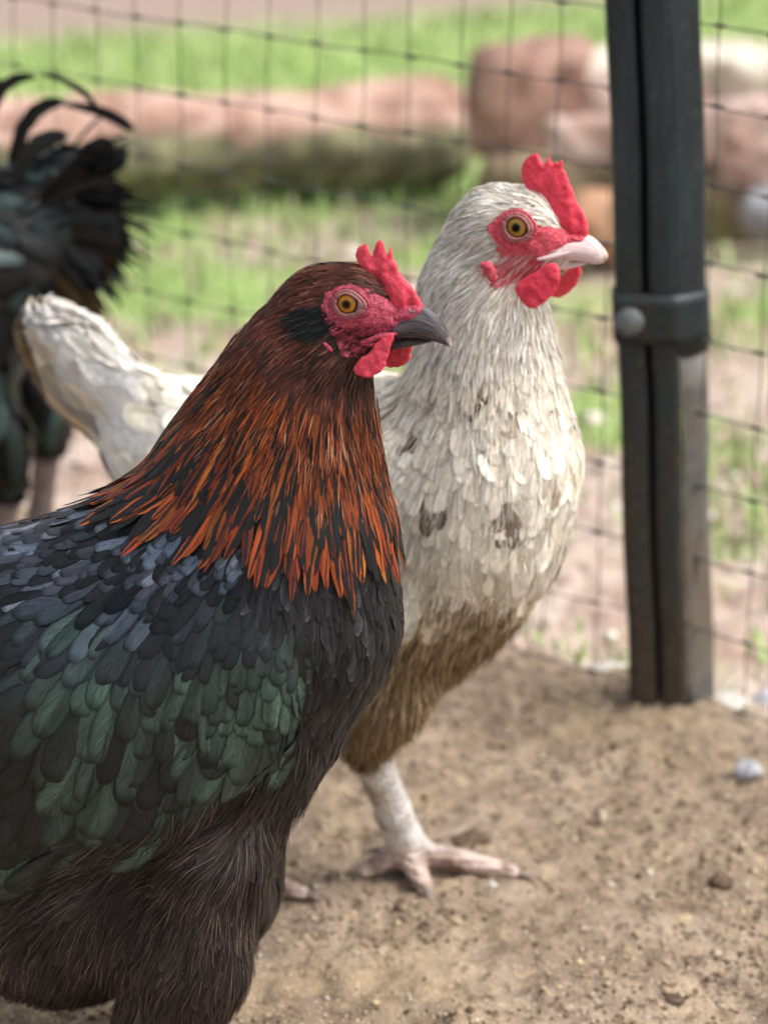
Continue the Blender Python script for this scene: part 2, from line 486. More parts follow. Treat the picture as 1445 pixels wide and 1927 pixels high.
# loose crumbs of earth and feed
def lumps(name, P, R, cols, mat, seed=1):
    r = np.random.default_rng(seed)
    t = (1 + 5 ** .5) / 2
    iv = nz(np.array([[-1, t, 0], [1, t, 0], [-1, -t, 0], [1, -t, 0], [0, -1, t], [0, 1, t], [0, -1, -t], [0, 1, -t], [t, 0, -1], [t, 0, 1], [-t, 0, -1], [-t, 0, 1]], float))
    it = np.array([[0, 11, 5], [0, 5, 1], [0, 1, 7], [0, 7, 10], [0, 10, 11], [1, 5, 9], [5, 11, 4], [11, 10, 2], [10, 7, 6], [7, 1, 8], [3, 9, 4], [3, 4, 2], [3, 2, 6], [3, 6, 8], [3, 8, 9], [4, 9, 5], [2, 4, 11], [6, 2, 10], [8, 6, 7], [9, 8, 1]])
    n = len(P)
    sc3 = r.uniform(.6, 1.3, (n, 1, 3)) * np.array([1, 1, .65]); jit = r.uniform(.75, 1.2, (n, 12, 1))
    a = r.random(n) * 6.283; c, s = np.cos(a), np.sin(a)
    v = iv[None] * jit * sc3 * R[:, None, None]
    v = np.stack([v[..., 0] * c[:, None] - v[..., 1] * s[:, None], v[..., 0] * s[:, None] + v[..., 1] * c[:, None], v[..., 2]], -1) + P[:, None]
    cv = np.ones((n, 12, 4)); cv[..., :3] = cols[:, None]
    return mk(name, v, (np.arange(n)[:, None, None] * 12 + it[None]).reshape(-1, 3), mat, None, {'col': ('FLOAT_COLOR', cv)}, kind='stuff')
m = NT('crumb'); o = m.obj(); hsv = m.n('ShaderNodeHueSaturation'); m.l(m.attr('col', 'Color'), hsv.inputs['Color'])
m.l(m.math('ADD', .7, m.math('MULTIPLY', m.noise(o, 500, 3), .6)), hsv.inputs['Value'])
crumb_m = m.set(Base_Color=hsv.outputs[0], Roughness=.95, Specular_IOR_Level=.1)
n = 30000
x = rng.uniform(-.38, .48, n); y = rng.uniform(1.15, 1.70, n)
kp = (beyond(x, y) < .03) & (vnoise(np.stack([x, y, 0 * x], -1), 16, 4) + rng.normal(0, .35, n) > -.15); x = x[kp]; y = y[kp]
R_ = np.exp(rng.normal(math.log(.0010), .42, len(x))); R_ = np.minimum(R_, .0024)
pal = np.array([[.11, .075, .05], [.22, .16, .105], [.34, .25, .16], [.43, .34, .21], [.50, .43, .34]])
ci = pal[rng.choice(5, len(x), p=[.20, .28, .28, .15, .09])] * rng.uniform(.8, 1.2, (len(x), 1))
lumps('soil_crumbs', np.stack([x, y, ground_z(x, y) + R_ * .25], -1), R_, ci, crumb_m, 3)
n = 900
x = rng.uniform(-.6, .9, n); y = rng.uniform(1.5, 3.0, n); kp = beyond(x, y) > .02; x = x[kp]; y = y[kp]
R_ = np.exp(rng.normal(math.log(.004), .5, len(x)))
pal2 = np.array([[.62, .55, .48], [.5, .36, .3], [.25, .17, .14], [.7, .66, .6]])
lumps('gravel', np.stack([x, y, ground_z(x, y) + R_ * .2], -1), R_, pal2[rng.choice(4, len(x), p=[.3, .4, .2, .1])], crumb_m, 4)

def stone(name, p, r, sx, mat, seed, parent=None, res=None, sq=0.0):
    """a rounded stone: a lumpy ball or, with sq, a squarish block"""
    p = np.asarray(p, float); sx = np.asarray(sx, float)
    def f(P):
        q = (P - p) / (r * sx)
        e = (np.sum(np.abs(q) ** (2 + 4 * sq), 1)) ** (1 / (2 + 4 * sq)) - 1
        return (e + .22 * vnoise(P, 1.1 / r, seed) + .12 * vnoise(P, 2.6 / r, seed + 1) + .05 * vnoise(P, 6 / r, seed + 2)) * r * sx.min()
    V, Q = surface_nets(f, p - r * sx * 1.4, p + r * sx * 1.4, res or r / 7)
    return mk(name, V, Q, mat, parent)

pale = plain('pale_stone', (.40, .37, .33), (.58, .55, .50), 120, .8, .001)
greyst = plain('grey_stone', (.26, .26, .28), (.46, .45, .48), 160, .7, .001)
for px, py, r, lab, mt, fl in [
    (1406, 1462, .0072, 'small grey white pebble lying alone on the brown dirt at the right', greyst, .8),
    (925, 1682, .0022, 'tiny white pebble on the dirt just below the long toe of the white hen', pale, .9),
    (1150, 1262, .011, 'pale flat stone half buried left of the fence post foot', pale, .35),
    (1372, 1335, .011, 'pale flat stone right of the fence post foot', pale, .35),
    (1446, 1285, .010, 'round whitish stone beyond the fence at the far right edge', greyst, .8),
    (1355, 1668, .0058, 'small dark brown clod on the yellowish dirt in the right foreground', plain('clod', (.07, .045, .03), (.16, .11, .07), 300, .95, .002), .8),
    (1268, 1884, .0048, 'dark brown crumbly clod nearest the bottom edge of the dirt', plain('clod_dark', (.06, .04, .028), (.14, .1, .065), 300, .95, .002), .45)]:
    p = ground_at(px, py, 0)
    p[2] = ground_z(p[0], p[1]) + r * fl * .35
    o = stone('clod' if 'clod' in lab else 'pebble', p, r, (1.1, 1, fl), mt, int(px))
    tag(o, lab, 'clod' if 'clod' in lab else 'stone')

# grass: blades standing on the ground beyond the fence
def blades(name, x, y, hgt, wid, cols):
    n = len(x); a = rng.random(n) * 6.283; ln = rng.uniform(.1, .7, n)
    d = np.stack([np.cos(a), np.sin(a), 0 * a], -1); s = np.stack([-np.sin(a), np.cos(a), 0 * a], -1)
    b = np.stack([x, y, ground_z(x, y) - .003], -1)
    V = []
    for t, w_ in ((0, 1.), (.4, .85), (.75, .55), (1, .08)):
        c = b + d * (ln * hgt * t * t)[:, None]; c[:, 2] += hgt * t * (1 - .25 * ln * t)
        V += [c - s * (wid * w_)[:, None], c + s * (wid * w_)[:, None]]
    V = np.stack(V, 1); q = np.array([[0, 1, 3, 2], [2, 3, 5, 4], [4, 5, 7, 6]])
    cv = np.ones((n, 8, 4)); cv[..., :3] = cols[:, None]
    return mk(name, V, (np.arange(n)[:, None, None] * 8 + q[None]).reshape(-1, 4), grass_m, None, {'col': ('FLOAT_COLOR', cv)}, kind='stuff')
m = NT('grass_blade'); grass_m = m.set(Base_Color=m.attr('col', 'Color'), Roughness=.6, Specular_IOR_Level=.3, Subsurface_Weight=0.0)
m.p.inputs['Transmission Weight'].default_value = 0
n = 52000
y = 1.62 + 4.6 * rng.random(n) ** 1.25; x = rng.uniform(-.62, .75, n) * (.35 + y * .36)
P_ = np.stack([x, y, 0 * x], -1)
dens = vnoise(P_, 3.2, 21) * .7 + vnoise(P_, 9, 22) * .4 + np.clip((y - 1.8) / 1.5, 0, 1) * 1.1 - .42
trk = (y - .35 * x > 3.6) & (y - .35 * x < 6.2)
kp = (beyond(x, y) > .05) & (dens + rng.normal(0, .18, n) > 0) & ~trk; x = x[kp]; y = y[kp]; n = len(x)
gc = np.array([[.19, .31, .08], [.29, .42, .13], [.40, .51, .20], [.50, .48, .30]])[rng.choice(4, n, p=[.22, .38, .26, .14])] * rng.uniform(.8, 1.2, (n, 1))
blades('grass', x, y, rng.uniform(.010, .034, n), rng.uniform(.0012, .0026, n), gc)

# ------------------------------------------------------------------ log and low stone wall in the meadow
lg0 = ground_at(-60, 372); lg1 = ground_at(800, 322)
lax = nz((lg1 - lg0)[None])[0]; lr = .049
def log_sdf(P):
    e = P - lg0; h = np.clip(e @ lax, 0, np.linalg.norm(lg1 - lg0)); c = lg0 + np.outer(h, lax); c[:, 2] += lr * .8
    d = P - c; an = np.arctan2(d[:, 2], d @ np.array([lax[1], -lax[0], 0]))
    rr = lr * (1 + .16 * vnoise(np.stack([h * 9, np.cos(an), np.sin(an)], -1), 1.4, 31) + .12 * vnoise(np.stack([h * 16, np.cos(an) * 4, np.sin(an) * 4], -1), 1.5, 33) + .07 * vnoise(np.stack([h * 14, np.cos(an) * 9, np.sin(an) * 9], -1), 1.5, 34))
    return np.linalg.norm(d, axis=1) - rr
V, Q = surface_nets(log_sdf, np.minimum(lg0, lg1) - .1, np.maximum(lg0, lg1) + np.array([.1, .1, .16]), .008)
m = NT('weathered_log'); o = m.obj(); ox, oy, oz = m.xyz(o)
n1 = m.noise(o, 26, 5, .65); n2 = m.noise(o, 9, 3)
hh = m.math('ADD', oz, m.math('MULTIPLY', m.math('SUBTRACT', n2, .5), .09))
c = m.mix(m.ramp(n1, .35, .65), (.29, .165, .125), (.52, .36, .29))
moss = m.mix(m.ramp(n1, .4, .62), (.10, .095, .06), (.26, .25, .14))
c = m.mix(m.ramp(hh, .068, .05), c, moss)
m.bump(n1, .8, .01)
tag(mk('log', V, Q, m.set(Base_Color=c, Roughness=.9, Specular_IOR_Level=.2)), 'long weathered log, reddish on top and mossy below, lying on the grass beyond the fence', 'log')

reds = plain('red_stone', (.18, .095, .075), (.36, .22, .17), 30, .9, .006); creams = plain('cream_stone', (.42, .36, .28), (.60, .54, .45), 26, .9, .006)
pinks = plain('pink_stone', (.36, .23, .19), (.54, .41, .36), 26, .9, .006); browns = plain('brown_stone', (.13, .095, .06), (.25, .19, .12), 24, .9, .006, c3=(.2, .2, .08), s3=12)
oranges = plain('orange_stone', (.33, .17, .09), (.46, .27, .17), 26, .9, .006)
wall = thing('stone_wall', 'low wall of rough reddish, cream and brown stones behind the fence post', 'wall', ground_at(1180, 420))
for i, (px, py, dep, r, sx, mt) in enumerate([
    (1060, 345, 0, .062, (1.25, .8, .75), browns), (1190, 365, .02, .060, (1.2, .8, .7), browns), (1330, 372, 0, .066, (1.2, .8, .75), browns), (1460, 385, .02, .062, (1.2, .8, .7), browns), (1580, 390, 0, .062, (1.2, .8, .75), browns),
    (1000, 195, .01, .060, (1.0, .85, 1.02), reds), (1115, 165, .03, .052, (1.2, .8, .72), creams), (1125, 250, -.01, .042, (1.3, .9, .62), pinks), (1235, 205, .02, .058, (1.1, .8, .9), pinks),
    (1350, 160, .03, .050, (1.25, .8, .7), creams), (1345, 245, -.01, .046, (1.3, .9, .75), pinks), (1460, 195, .02, .058, (1.15, .8, .9), creams), (1570, 230, .02, .06, (1.1, .8, .95), reds),
    (1445, 300, -.02, .040, (1.2, .9, .7), pinks), (1135, 425, -.12, .035, (1.1, .9, .8), oranges)]):
    b = ground_at(1180, 395)
    d = ray(px, py); t = (b[1] + dep) / d[1]; p = CAM + d * t; r *= .95
    stone('stone', p, r, sx, mt, 50 + i * 3, wall, r / 8, .8)
p = ground_at(1446, 445); p[2] = .022
tag(stone('stone', p, .026, (1, 1, .95), plain('dull_stone', (.20, .20, .21), (.32, .32, .33), 60, .8, .002), 91), 'grey round stone on the grass in front of the brown wall, at the right edge', 'stone')

# ------------------------------------------------------------------ wire fence
def tube(pts, rad, k=6):
    pts = np.asarray(pts, float); t = np.gradient(pts, axis=0); t = nz(t)
    a = np.where(np.abs(t[:, 2:3]) > .9, np.array([[1., 0, 0]]), np.array([[0, 0, 1.]])); b = nz(np.cross(t, a)); c = np.cross(t, b)
    an = np.arange(k) / k * 2 * math.pi; rad = np.broadcast_to(rad, len(pts))
    V = pts[:, None] + rad[:, None, None] * (b[:, None] * np.cos(an)[None, :, None] + c[:, None] * np.sin(an)[None, :, None])
    i = np.arange(len(pts) - 1)[:, None] * k; j = np.arange(k)[None]; j2 = (j + 1) % k
    Q = np.stack([i + j, i + j2, i + k + j2, i + k + j], -1).reshape(-1, 4)
    return V.reshape(-1, 3), Q
wire_m = plain('wire_grey', (.035, .040, .038), (.075, .08, .072), 200, .5)
fence = thing('wire_fence', 'dark wire mesh fence running behind the hens to the post', 'fence', FP)
SX, SZ = .0335, .0445
def fpt(s, z):
    s = np.asarray(s, float); z = np.broadcast_to(z, s.shape)
    wob = .002 * np.sin(s * 9 + z * 7) + .0015 * np.sin(z * 21 + s * 5)
    sag = -.006 * np.sin(np.clip(s, 0, 2) * 6) * (s > 0)
    return FP + FD * s[..., None] + FN * wob[..., None] + np.stack([0 * s, 0 * s, z + sag], -1)
ns = np.arange(-46, 15); zs = np.arange(0, 20)
for i in ns:
    zz = np.linspace(-.03, .90, 75); s = i * SX + .012 + .0015 * math.sin(i * 2.3)
    mk('wire', *tube(fpt(np.full_like(zz, s) + .0008 * np.sin(zz * 60 + i), zz), .00042), wire_m, fence)
for j in zs:
    ss = np.linspace(ns[0] * SX, ns[-1] * SX, 180)
    mk('wire', *tube(fpt(ss, .012 + j * SZ + .0009 * np.sin(ss * 44 + j * 2)), .00045), wire_m, fence)
KV = []; KQ = []; nk = 0
for i in ns:
    for j in zs:
        s = i * SX + .012; c = fpt(np.array([s]), .012 + j * SZ)[0]
        v, q = tube([c - FD * .0045, c - FD * .002, c + FD * .002, c + FD * .0045], [.0005, .0012, .0012, .0005], 6)
        KV.append(v); KQ.append(q + nk); nk += len(v)
mk('knots', np.concatenate(KV), np.concatenate(KQ), wire_m, fence, kind='stuff')

# fence post: painted steel section with a riveted collar
m = NT('post_paint'); o = m.obj(); ox, oy, oz = m.xyz(o)
st = m.vec(m.math('MULTIPLY', ox, 60), m.math('MULTIPLY', oy, 60), m.math('MULTIPLY', oz, 14))
n1 = m.noise(st, 1.0, 5, .65); n2 = m.noise(o, 260, 4)
c = m.mix(m.ramp(n1, .3, .7), (.004, .0095, .0115), (.013, .024, .028))
mud = m.mix(m.ramp(n2, .3, .7), (.026, .019, .012), (.065, .048, .032))
lv = m.math('ADD', oz, m.math('MULTIPLY', m.math('SUBTRACT', n1, .5), .5))
c = m.mix(m.math('MULTIPLY', m.ramp(n2, .58, .68), .5), c, (.06, .065, .06)); c = m.mix(m.ramp(lv, .30, .0), c, mud)
m.bump(n2, .4, .0006)
post_m = m.set(Base_Color=c, Roughness=m.math('ADD', .42, m.math('MULTIPLY', m.ramp(lv, .3, .05), .4)), Specular_IOR_Level=.4)
m = NT('strip_metal'); o = m.obj(); ox, oy, oz = m.xyz(o); n1 = m.noise(o, 45, 5, .7); n2 = m.noise(o, 9, 3)
c = m.mix(m.ramp(n1, .35, .65), (.085, .08, .075), (.15, .14, .12)); c = m.mix(m.math('MULTIPLY', m.ramp(n2, .42, .6), .8), c, (.13, .095, .065))
strip_m = m.set(Base_Color=c, Roughness=.7)
post = thing('fence_post', 'dark green painted steel fence post with a riveted collar', 'post', FP)
LEAN = np.array([-.062, .0, 1.0])
PR = np.array([math.cos(math.radians(-8)), math.sin(math.radians(-8)), 0]); PB = np.array([-PR[1], PR[0], 0])
def prism(name, prof, z0, z1, mat, parent, nz_=24, off=(0, 0)):
    prof = smooth_poly(prof, 2); k = len(prof); zs_ = np.linspace(z0, z1, nz_)
    P = []
    for z in zs_:
        wv = .0006 * math.sin(z * 41)
        P.append(FP + LEAN * z + np.outer(prof[:, 0] + off[0] + wv, PR) + np.outer(prof[:, 1] + off[1], PB))
    V = np.concatenate(P); i = np.arange(nz_ - 1)[:, None] * k; j = np.arange(k)[None]; j2 = (j + 1) % k
    Q = np.stack([i + j, i + j2, i + k + j2, i + k + j], -1).reshape(-1, 4)
    cb = V[:k].mean(0); ct = V[-k:].mean(0); V = np.concatenate([V, [cb, ct]])
    jj = np.arange(k); T = np.concatenate([np.stack([(jj + 1) % k, jj, np.full(k, len(V) - 2)], 1), np.stack([jj + len(V) - 2 - k, (jj + 1) % k + len(V) - 2 - k, np.full(k, len(V) - 1)], 1)])
    return mk(name, V, [Q, T], mat, parent)
MM = .001
def mmp(l): return np.array(l, float) * MM
prism('channel', mmp([(-25, 4), (-24, -7), (-21, -9), (-10, -9), (-8, -7), (-7.5, 2), (-5.5, 2), (-5, -8), (-3, -10), (8, -10), (10, -8), (10.5, 9), (8, 11), (-23, 11), (-25, 9)]), -.06, 1.05, post_m, post, 40)
prism('flange', mmp([(8, -8), (11, -8.5), (26, 5), (26.5, 7), (24.5, 8.5), (8, 4)]), .225, 1.05, post_m, post, 30)
prism('strip', mmp([(11, -5), (12.5, -5.5), (25, 5), (25.5, 6.5), (23.5, 8), (11, 3)]), -.06, .223, strip_m, post, 16)
prism('collar', mmp([(-26.5, 5), (-26, -10), (-23, -12), (9, -13), (12, -11), (27.5, 1), (28.5, 5), (27, 12), (-24, 13)]), .233, .261, post_m, post, 6)
rv = FP + LEAN * .246 + PR * -.0165 + PB * -.0128
th = np.linspace(0, math.pi / 2, 6); ph = np.arange(14) / 14 * 2 * math.pi
V = np.array([rv + (PR * math.cos(p_) + np.array([0, 0, 1]) * math.sin(p_)) * .0085 * math.sin(t_ if t_ > 0 else .02) - PB * .0045 * math.cos(t_) for t_ in th for p_ in ph])
i = np.arange(5)[:, None] * 14; j = np.arange(14)[None]; j2 = (j + 1) % 14
mk('rivet', V, np.stack([i + j, i + j2, i + 14 + j2, i + 14 + j], -1).reshape(-1, 4), plain('rivet_zinc', (.07, .08, .08), (.13, .14, .14), 150, .45), post)

# ------------------------------------------------------------------ hens: shared builders
skin1 = skin_mat('face_skin_dark', (.24, .022, .045), (.50, .075, .125), (.14, .012, .028), 1100, .0011, .1)
comb1 = skin_mat('comb_red', (.56, .030, .060), (.74, .085, .125), (.48, .022, .05), 1500, .0005, .25, .45)
skin2 = skin_mat('face_skin_red', (.44, .03, .055), (.62, .11, .14), (.50, .03, .055), 1000, .0010, .15)
comb2 = skin_mat('comb_scarlet', (.62, .024, .055), (.74, .07, .11), (.55, .02, .045), 1300, .0006, .25, .5)

def iris_mat(name, amber):
    m = NT(name); x, y, z = m.xyz(m.attr('fuv'))            # x = radius from the middle of the pupil, y = angle
    ray_ = m.noise(m.vec(m.math('MULTIPLY', m.math('COSINE', y), 9), m.math('MULTIPLY', m.math('SINE', y), 9), m.math('MULTIPLY', x, 2.0)), 1.0, 3, .6)
    c = m.mix(m.ramp(ray_, .3, .7), tuple(a * .62 for a in amber), amber)
    c = m.mix(m.ramp(x, .62, .5), c, tuple(a * .45 for a in amber))
    c = m.mix(m.ramp(x, .74, .98), c, (.015, .009, .006))
    c = m.mix(m.ramp(x, .41, .37), c, (.002, .002, .002))
    c = m.mix(m.ramp(x, 1.02, 1.12), c, (.60, .52, .54))
    m.p.inputs['Coat Weight'].default_value = .4; m.p.inputs['Coat Roughness'].default_value = .0
    return m.set(Base_Color=c, Roughness=.4, Specular_IOR_Level=.05)

def eye(sdf, fr, hn, px, py, r_iris, mat, lid_mat, parent, front):
    """ball, lid ring; returns nothing. hn = head forward, front = stretch of the opening towards the beak"""
    c = trace(sdf, px, py); nrm = nz(grad(sdf, c[None]))[0]
    side = nz(np.cross(np.cross([0, 0, 1.], hn), [0, 0, 1.])[None] * -1)[0]
    for s in (1, -1):
        cc, nn = c.copy(), nz((nrm * .6 + fr.r_h * .4)[None])[0]
        if s < 0:
            l = (cc - fr.qh) @ fr.r_h; cc = cc - 2 * l * fr.r_h; nn = nn - 2 * (nn @ fr.r_h) * fr.r_h
        fx = nz((hn - nn * (hn @ nn))[None])[0]; fz = np.cross(nn, fx) * (1 if np.cross(nn, fx)[2] > 0 else -1)
        R = r_iris * 1.42
        pol = np.concatenate([np.linspace(0, .98, 16), [1.0]]) * 1.35; an = np.arange(32) / 32 * 2 * math.pi
        V = []; fu = []
        for p_ in pol:
            for a_ in an:
                V.append(cc - nn * R * .50 + (fx * math.cos(a_) + fz * math.sin(a_)) * R * math.sin(p_) + nn * R * .86 * math.cos(p_))
                fu.append((R * math.sin(p_) / r_iris, a_, 0))
        i = np.arange(len(pol) - 1)[:, None] * 32; j = np.arange(32)[None]; j2 = (j + 1) % 32
        Q = np.stack([i + j, i + j2, i + 32 + j2, i + 32 + j], -1).reshape(-1, 4)
        e = mk('eye', V, Q, mat, parent, {'fuv': ('FLOAT_VECTOR', fu)})
        # eyelids: two soft rings
        for kk, (ro, rr, up_, mt) in enumerate(((1.10, .13, .36, lid_mat[0]), (1.32, .17, .20, lid_mat[0]), (1.58, .15, .04, lid_mat[1]))):
            pts = []; rad = []
            for a_ in np.linspace(0, 2 * math.pi, 49):
                ex = ro * (1 + front * max(0, math.cos(a_)) ** 2); ez = ro * (.97 if math.sin(a_) > 0 else .97)
                pts.append(cc + fx * math.cos(a_) * ex * r_iris + fz * (math.sin(a_) * ez - .12 * max(0, math.cos(a_)) ** 2) * r_iris + nn * r_iris * up_)
                rad.append(r_iris * rr * (1 + .12 * math.sin(a_ * 9) + .08 * math.sin(a_ * 17)))
            mk('eyelid', *tube(pts, np.array(rad), 8), mt, e)

def plate(name, polys, frame_at, mpp, thick, side, l0, mat, parent, h=.0007, bend=0.0, wr=.0004, tip=None, crease=0.0, mirror=None):
    """a fleshy plate (comb, wattle, lobe): outline in the head's own plane, rounded rim, real thickness"""
    fr0 = frame_at.__self__; sh = Frame(0, 0, 0); sh.q = fr0.q + fr0.r * l0; sh.f = fr0.f; sh.r = fr0.r; frame_at = sh.at; l0 = 0.0
    c0 = np.mean(polys, 0); o = frame_at(*c0); fx = nz((frame_at(c0[0] + 10, c0[1]) - o)[None])[0]; fz = np.cross(side, fx); fz = fz * np.sign(fz[2])
    uv = np.array([[(frame_at(*p) - o) @ fx, (frame_at(*p) - o) @ fz] for p in smooth_poly(polys, 2)])
    zmax = uv[:, 1].max(); zmin = uv[:, 1].min()
    def f(P):
        e = P - o; a = e @ fx; b = e @ fz; l = e @ side - l0 - bend * ((b - zmax) / (zmax - zmin)) ** 2
        d2 = polydist(a, b, uv)
        th_ = thick * (.45 + .55 * np.clip(-d2 / .006, 0, 1)) + crease * vnoise(np.stack([a * 300, b * 70, 0 * a], -1), 1.0, 12)
        if tip: th_ = th_ * (1 - tip * np.clip((b - zmin) / (zmax - zmin), 0, 1))
        d2 = d2 + .0006 + wr * vnoise(P, 420, 6) + wr * .6 * vnoise(P, 900, 7)
        dl = np.abs(l + wr * 1.1 * vnoise(np.stack([a, b, 0 * a], -1), 260, 8)) - th_ + wr * vnoise(P, 500, 9)
        r = .0012
        return np.minimum(np.maximum(d2 + r, dl + r), 0) + np.hypot(np.maximum(d2 + r, 0), np.maximum(dl + r, 0)) - r
    crn = np.array([o + fx * a + fz * b + side * (l0 + k + bn) for a in (uv[:, 0].min(), uv[:, 0].max()) for b in (zmin, zmax) for k in (-thick, thick) for bn in (0, bend)])
    V, Q = surface_nets(f, crn.min(0) - .002, crn.max(0) + .002, h)
    if mirror is not None:
        V2 = V - np.outer(2 * ((V - fr0.q) @ fr0.r), fr0.r) + np.array([0, 0, mirror])
        mk(name, V2, Q[:, ::-1], mat, parent)
    return mk(name, V, Q, mat, parent)

def loft(secs, at, side, k=20):
    """secs: (px, top py, bottom py, half width m, roundness of the top ridge)"""
    V = []
    for px0, ty, px1, by, hw, pw in secs:
        a = at(px0, ty); b = at(px1, by); c = (a + b) / 2; up = (a - b) / 2
        for i in range(k):
            an = i / k * 2 * math.pi; s, co = math.sin(an), math.cos(an)
            V.append(c + up * s + side * hw * math.copysign(abs(co) ** pw, co) * (1 - .35 * max(0, s)))
    n = len(secs); i = np.arange(n - 1)[:, None] * k; j = np.arange(k)[None]; j2 = (j + 1) % k
    Q = np.stack([i + j, i + j2, i + k + j2, i + k + j], -1).reshape(-1, 4)
    V.append(np.mean(V[:k], 0)); V.append(np.mean(V[(n - 1) * k:n * k], 0)); jj = np.arange(k)
    T = np.concatenate([np.stack([(jj + 1) % k, jj, np.full(k, n * k)], 1), np.stack([jj + (n - 1) * k, (jj + 1) % k + (n - 1) * k, np.full(k, n * k + 1)], 1)])
    return np.array(V), [Q, T]

def flow_field(fr, ctrl):
    C = []; D = []
    for px, py, dx, dy in ctrl:
        p = fr.at(px, py); s, l, z = fr.sl(p); C.append((s, z)); v = np.array([dx, -dy], float); D.append(v / np.linalg.norm(v))
    C = np.array(C); D = np.array(D)
    def flow(P, N):
        s, l, z = fr.sl(P); q = np.stack([s, z], -1)
        w_ = 1 / (np.sum((q[:, None] - C[None]) ** 2, -1) + 2e-4) ** 1.6
        d = (w_[..., None] * D[None]).sum(1) / w_.sum(1, keepdims=True)
        v = np.outer(d[:, 0], fr.f); v[:, 2] += d[:, 1]
        v = v - N * np.sum(v * N, 1, keepdims=True)
        return nz(v + 1e-6)
    return flow

def chain(fr, pts, n=None, k=1.0, s=.02):
    """pts: (px, py, radius px, side offset m)"""
    out = []
    for a, b in zip(pts[:-1], pts[1:]):
        pa = fr.at(a[0], a[1], a[3] if len(a) > 3 else 0); pb = fr.at(b[0], b[1], b[3] if len(b) > 3 else 0)
        out.append((pa, pb, a[2] * fr.m(a[0], a[1]), b[2] * fr.m(b[0], b[1]), fr.r if n is None else n, k, s))
    return out

def leg(parent, top, ankle, toes, r_top, r_ank, mat, claw_mat, claw_len=.010):
    pr = [(top, top * .35 + ankle * .65, r_top, r_ank * .92, (1, 0, 0), 1, .004), (top * .35 + ankle * .65, ankle, r_ank * .92, r_ank * 1.15, (1, 0, 0), 1, .004)]
    cl = []
    for tip, r in toes:
        tip = np.asarray(tip, float); mid = ankle * .5 + tip * .5; mid[2] = max(mid[2] * .75, tip[2]) + r * .35; base = ankle.copy(); base[2] -= r_ank * .3
        pr += [(base, mid, r * 1.25, r, (1, 0, 0), 1, .004), (mid, tip, r * 1.02, r * .72, (1, 0, 0), 1, .002)]
        d = nz((tip - mid)[None])[0]
        cl.append((tip + d * r * .3, d, r * .55))
    f = make_sdf(pr)
    ps = np.array([p for q in pr for p in q[:2]])
    V, Q = surface_nets(lambda P: f(P) + .0005 * vnoise(P, 260, 3), ps.min(0) - .018, ps.max(0) + .018, .0022)
    o = mk('leg', V, Q, mat, parent)
    for p, d, r in cl:
        e = d * claw_len * .9 + np.array([0, 0, -claw_len * .3])
        t = np.linspace(0, 1, 6)[:, None]
        mk('claw', *tube(p + d * claw_len * t + np.array([0, 0, -claw_len * .35]) * t ** 2, r * (1 - .85 * t[:, 0]), 8), claw_mat, o)
    return o

m = NT('shank_scales'); o = m.obj(); _, _, oz = m.xyz(o); n1 = m.noise(o, 220, 4); n2 = m.noise(o, 55, 4)
c = m.mix(m.ramp(n1, .35, .65), (.60, .56, .52), (.76, .73, .71)); c = m.mix(m.math('MULTIPLY', m.ramp(n2, .5, .68), .75), c, (.26, .17, .11))
c = m.mix(m.ramp(m.math('ADD', oz, m.math('MULTIPLY', m.math('SUBTRACT', n2, .5), .02)), .024, .012), c, m.mix(m.ramp(n2, .38, .6), (.62, .47, .41), (.24, .155, .12)))
m.bump(m.math('ADD', m.math('ADD', m.math('MULTIPLY', n1, .5), m.voro(o, 330)), m.math('MULTIPLY', m.math('SINE', m.math('MULTIPLY', oz, 1700.0)), .4)), .8, .0014); shank_m = m.set(Base_Color=c, Roughness=.65, Specular_IOR_Level=.3)
shank_dark = plain('shank_slate', (.10, .08, .075), (.22, .16, .14), 220, .6, .0012)
claw_m = plain('claw_horn', (.12, .09, .075), (.25, .19, .15), 200, .5)

def lerp(a, b, t):
    a = np.asarray(a, float); b = np.asarray(b, float); t = np.asarray(t, float)
    return a + (b - a) * t[..., None]

def pick(palette, n, p=None, var=.18):
    palette = np.array(palette, float)
    return palette[rng.choice(len(palette), n, p=p)] * np.exp(rng.normal(0, var, (n, 1)))

def par4(n, r=0., g=0., b=0.):
    o = np.zeros((n, 4)); o[:, 0] = r; o[:, 1] = g; o[:, 2] = b; o[:, 3] = 1
    return o

hackle_m = feather_mat('hackle_feathers', rough=.5, spec=.25, barb=34, slant=.5, contrast=1.0, rag=.8, stripe=(.008, .008, .009), shaft=.0, soft=.3)
black_m = feather_mat('black_feathers', rough=.30, spec=.32, barb=56, slant=.45, contrast=.95, rag=.6, shaft=.15, rim=.32, soft=.45)
slate_m = feather_mat('slate_feathers', rough=.42, spec=.28, barb=40, slant=.45, contrast=.8, rag=.4, shaft=.35, rim=2.2)
white_m = feather_mat('white_feathers', rough=.75, spec=.15, barb=30, slant=.45, contrast=.25, rag=.9, shaft=.0, soft=.85)
hair_dark = hair_mat('dark_fluff', .55, .2)
hair_pale = hair_mat('pale_fluff', .7, .2)
under_dark = plain('dark_down', (.010, .009, .009), (.022, .018, .016), 300, .8)
under_white = plain('pale_down', (.40, .35, .29), (.60, .55, .49), 200, .9)

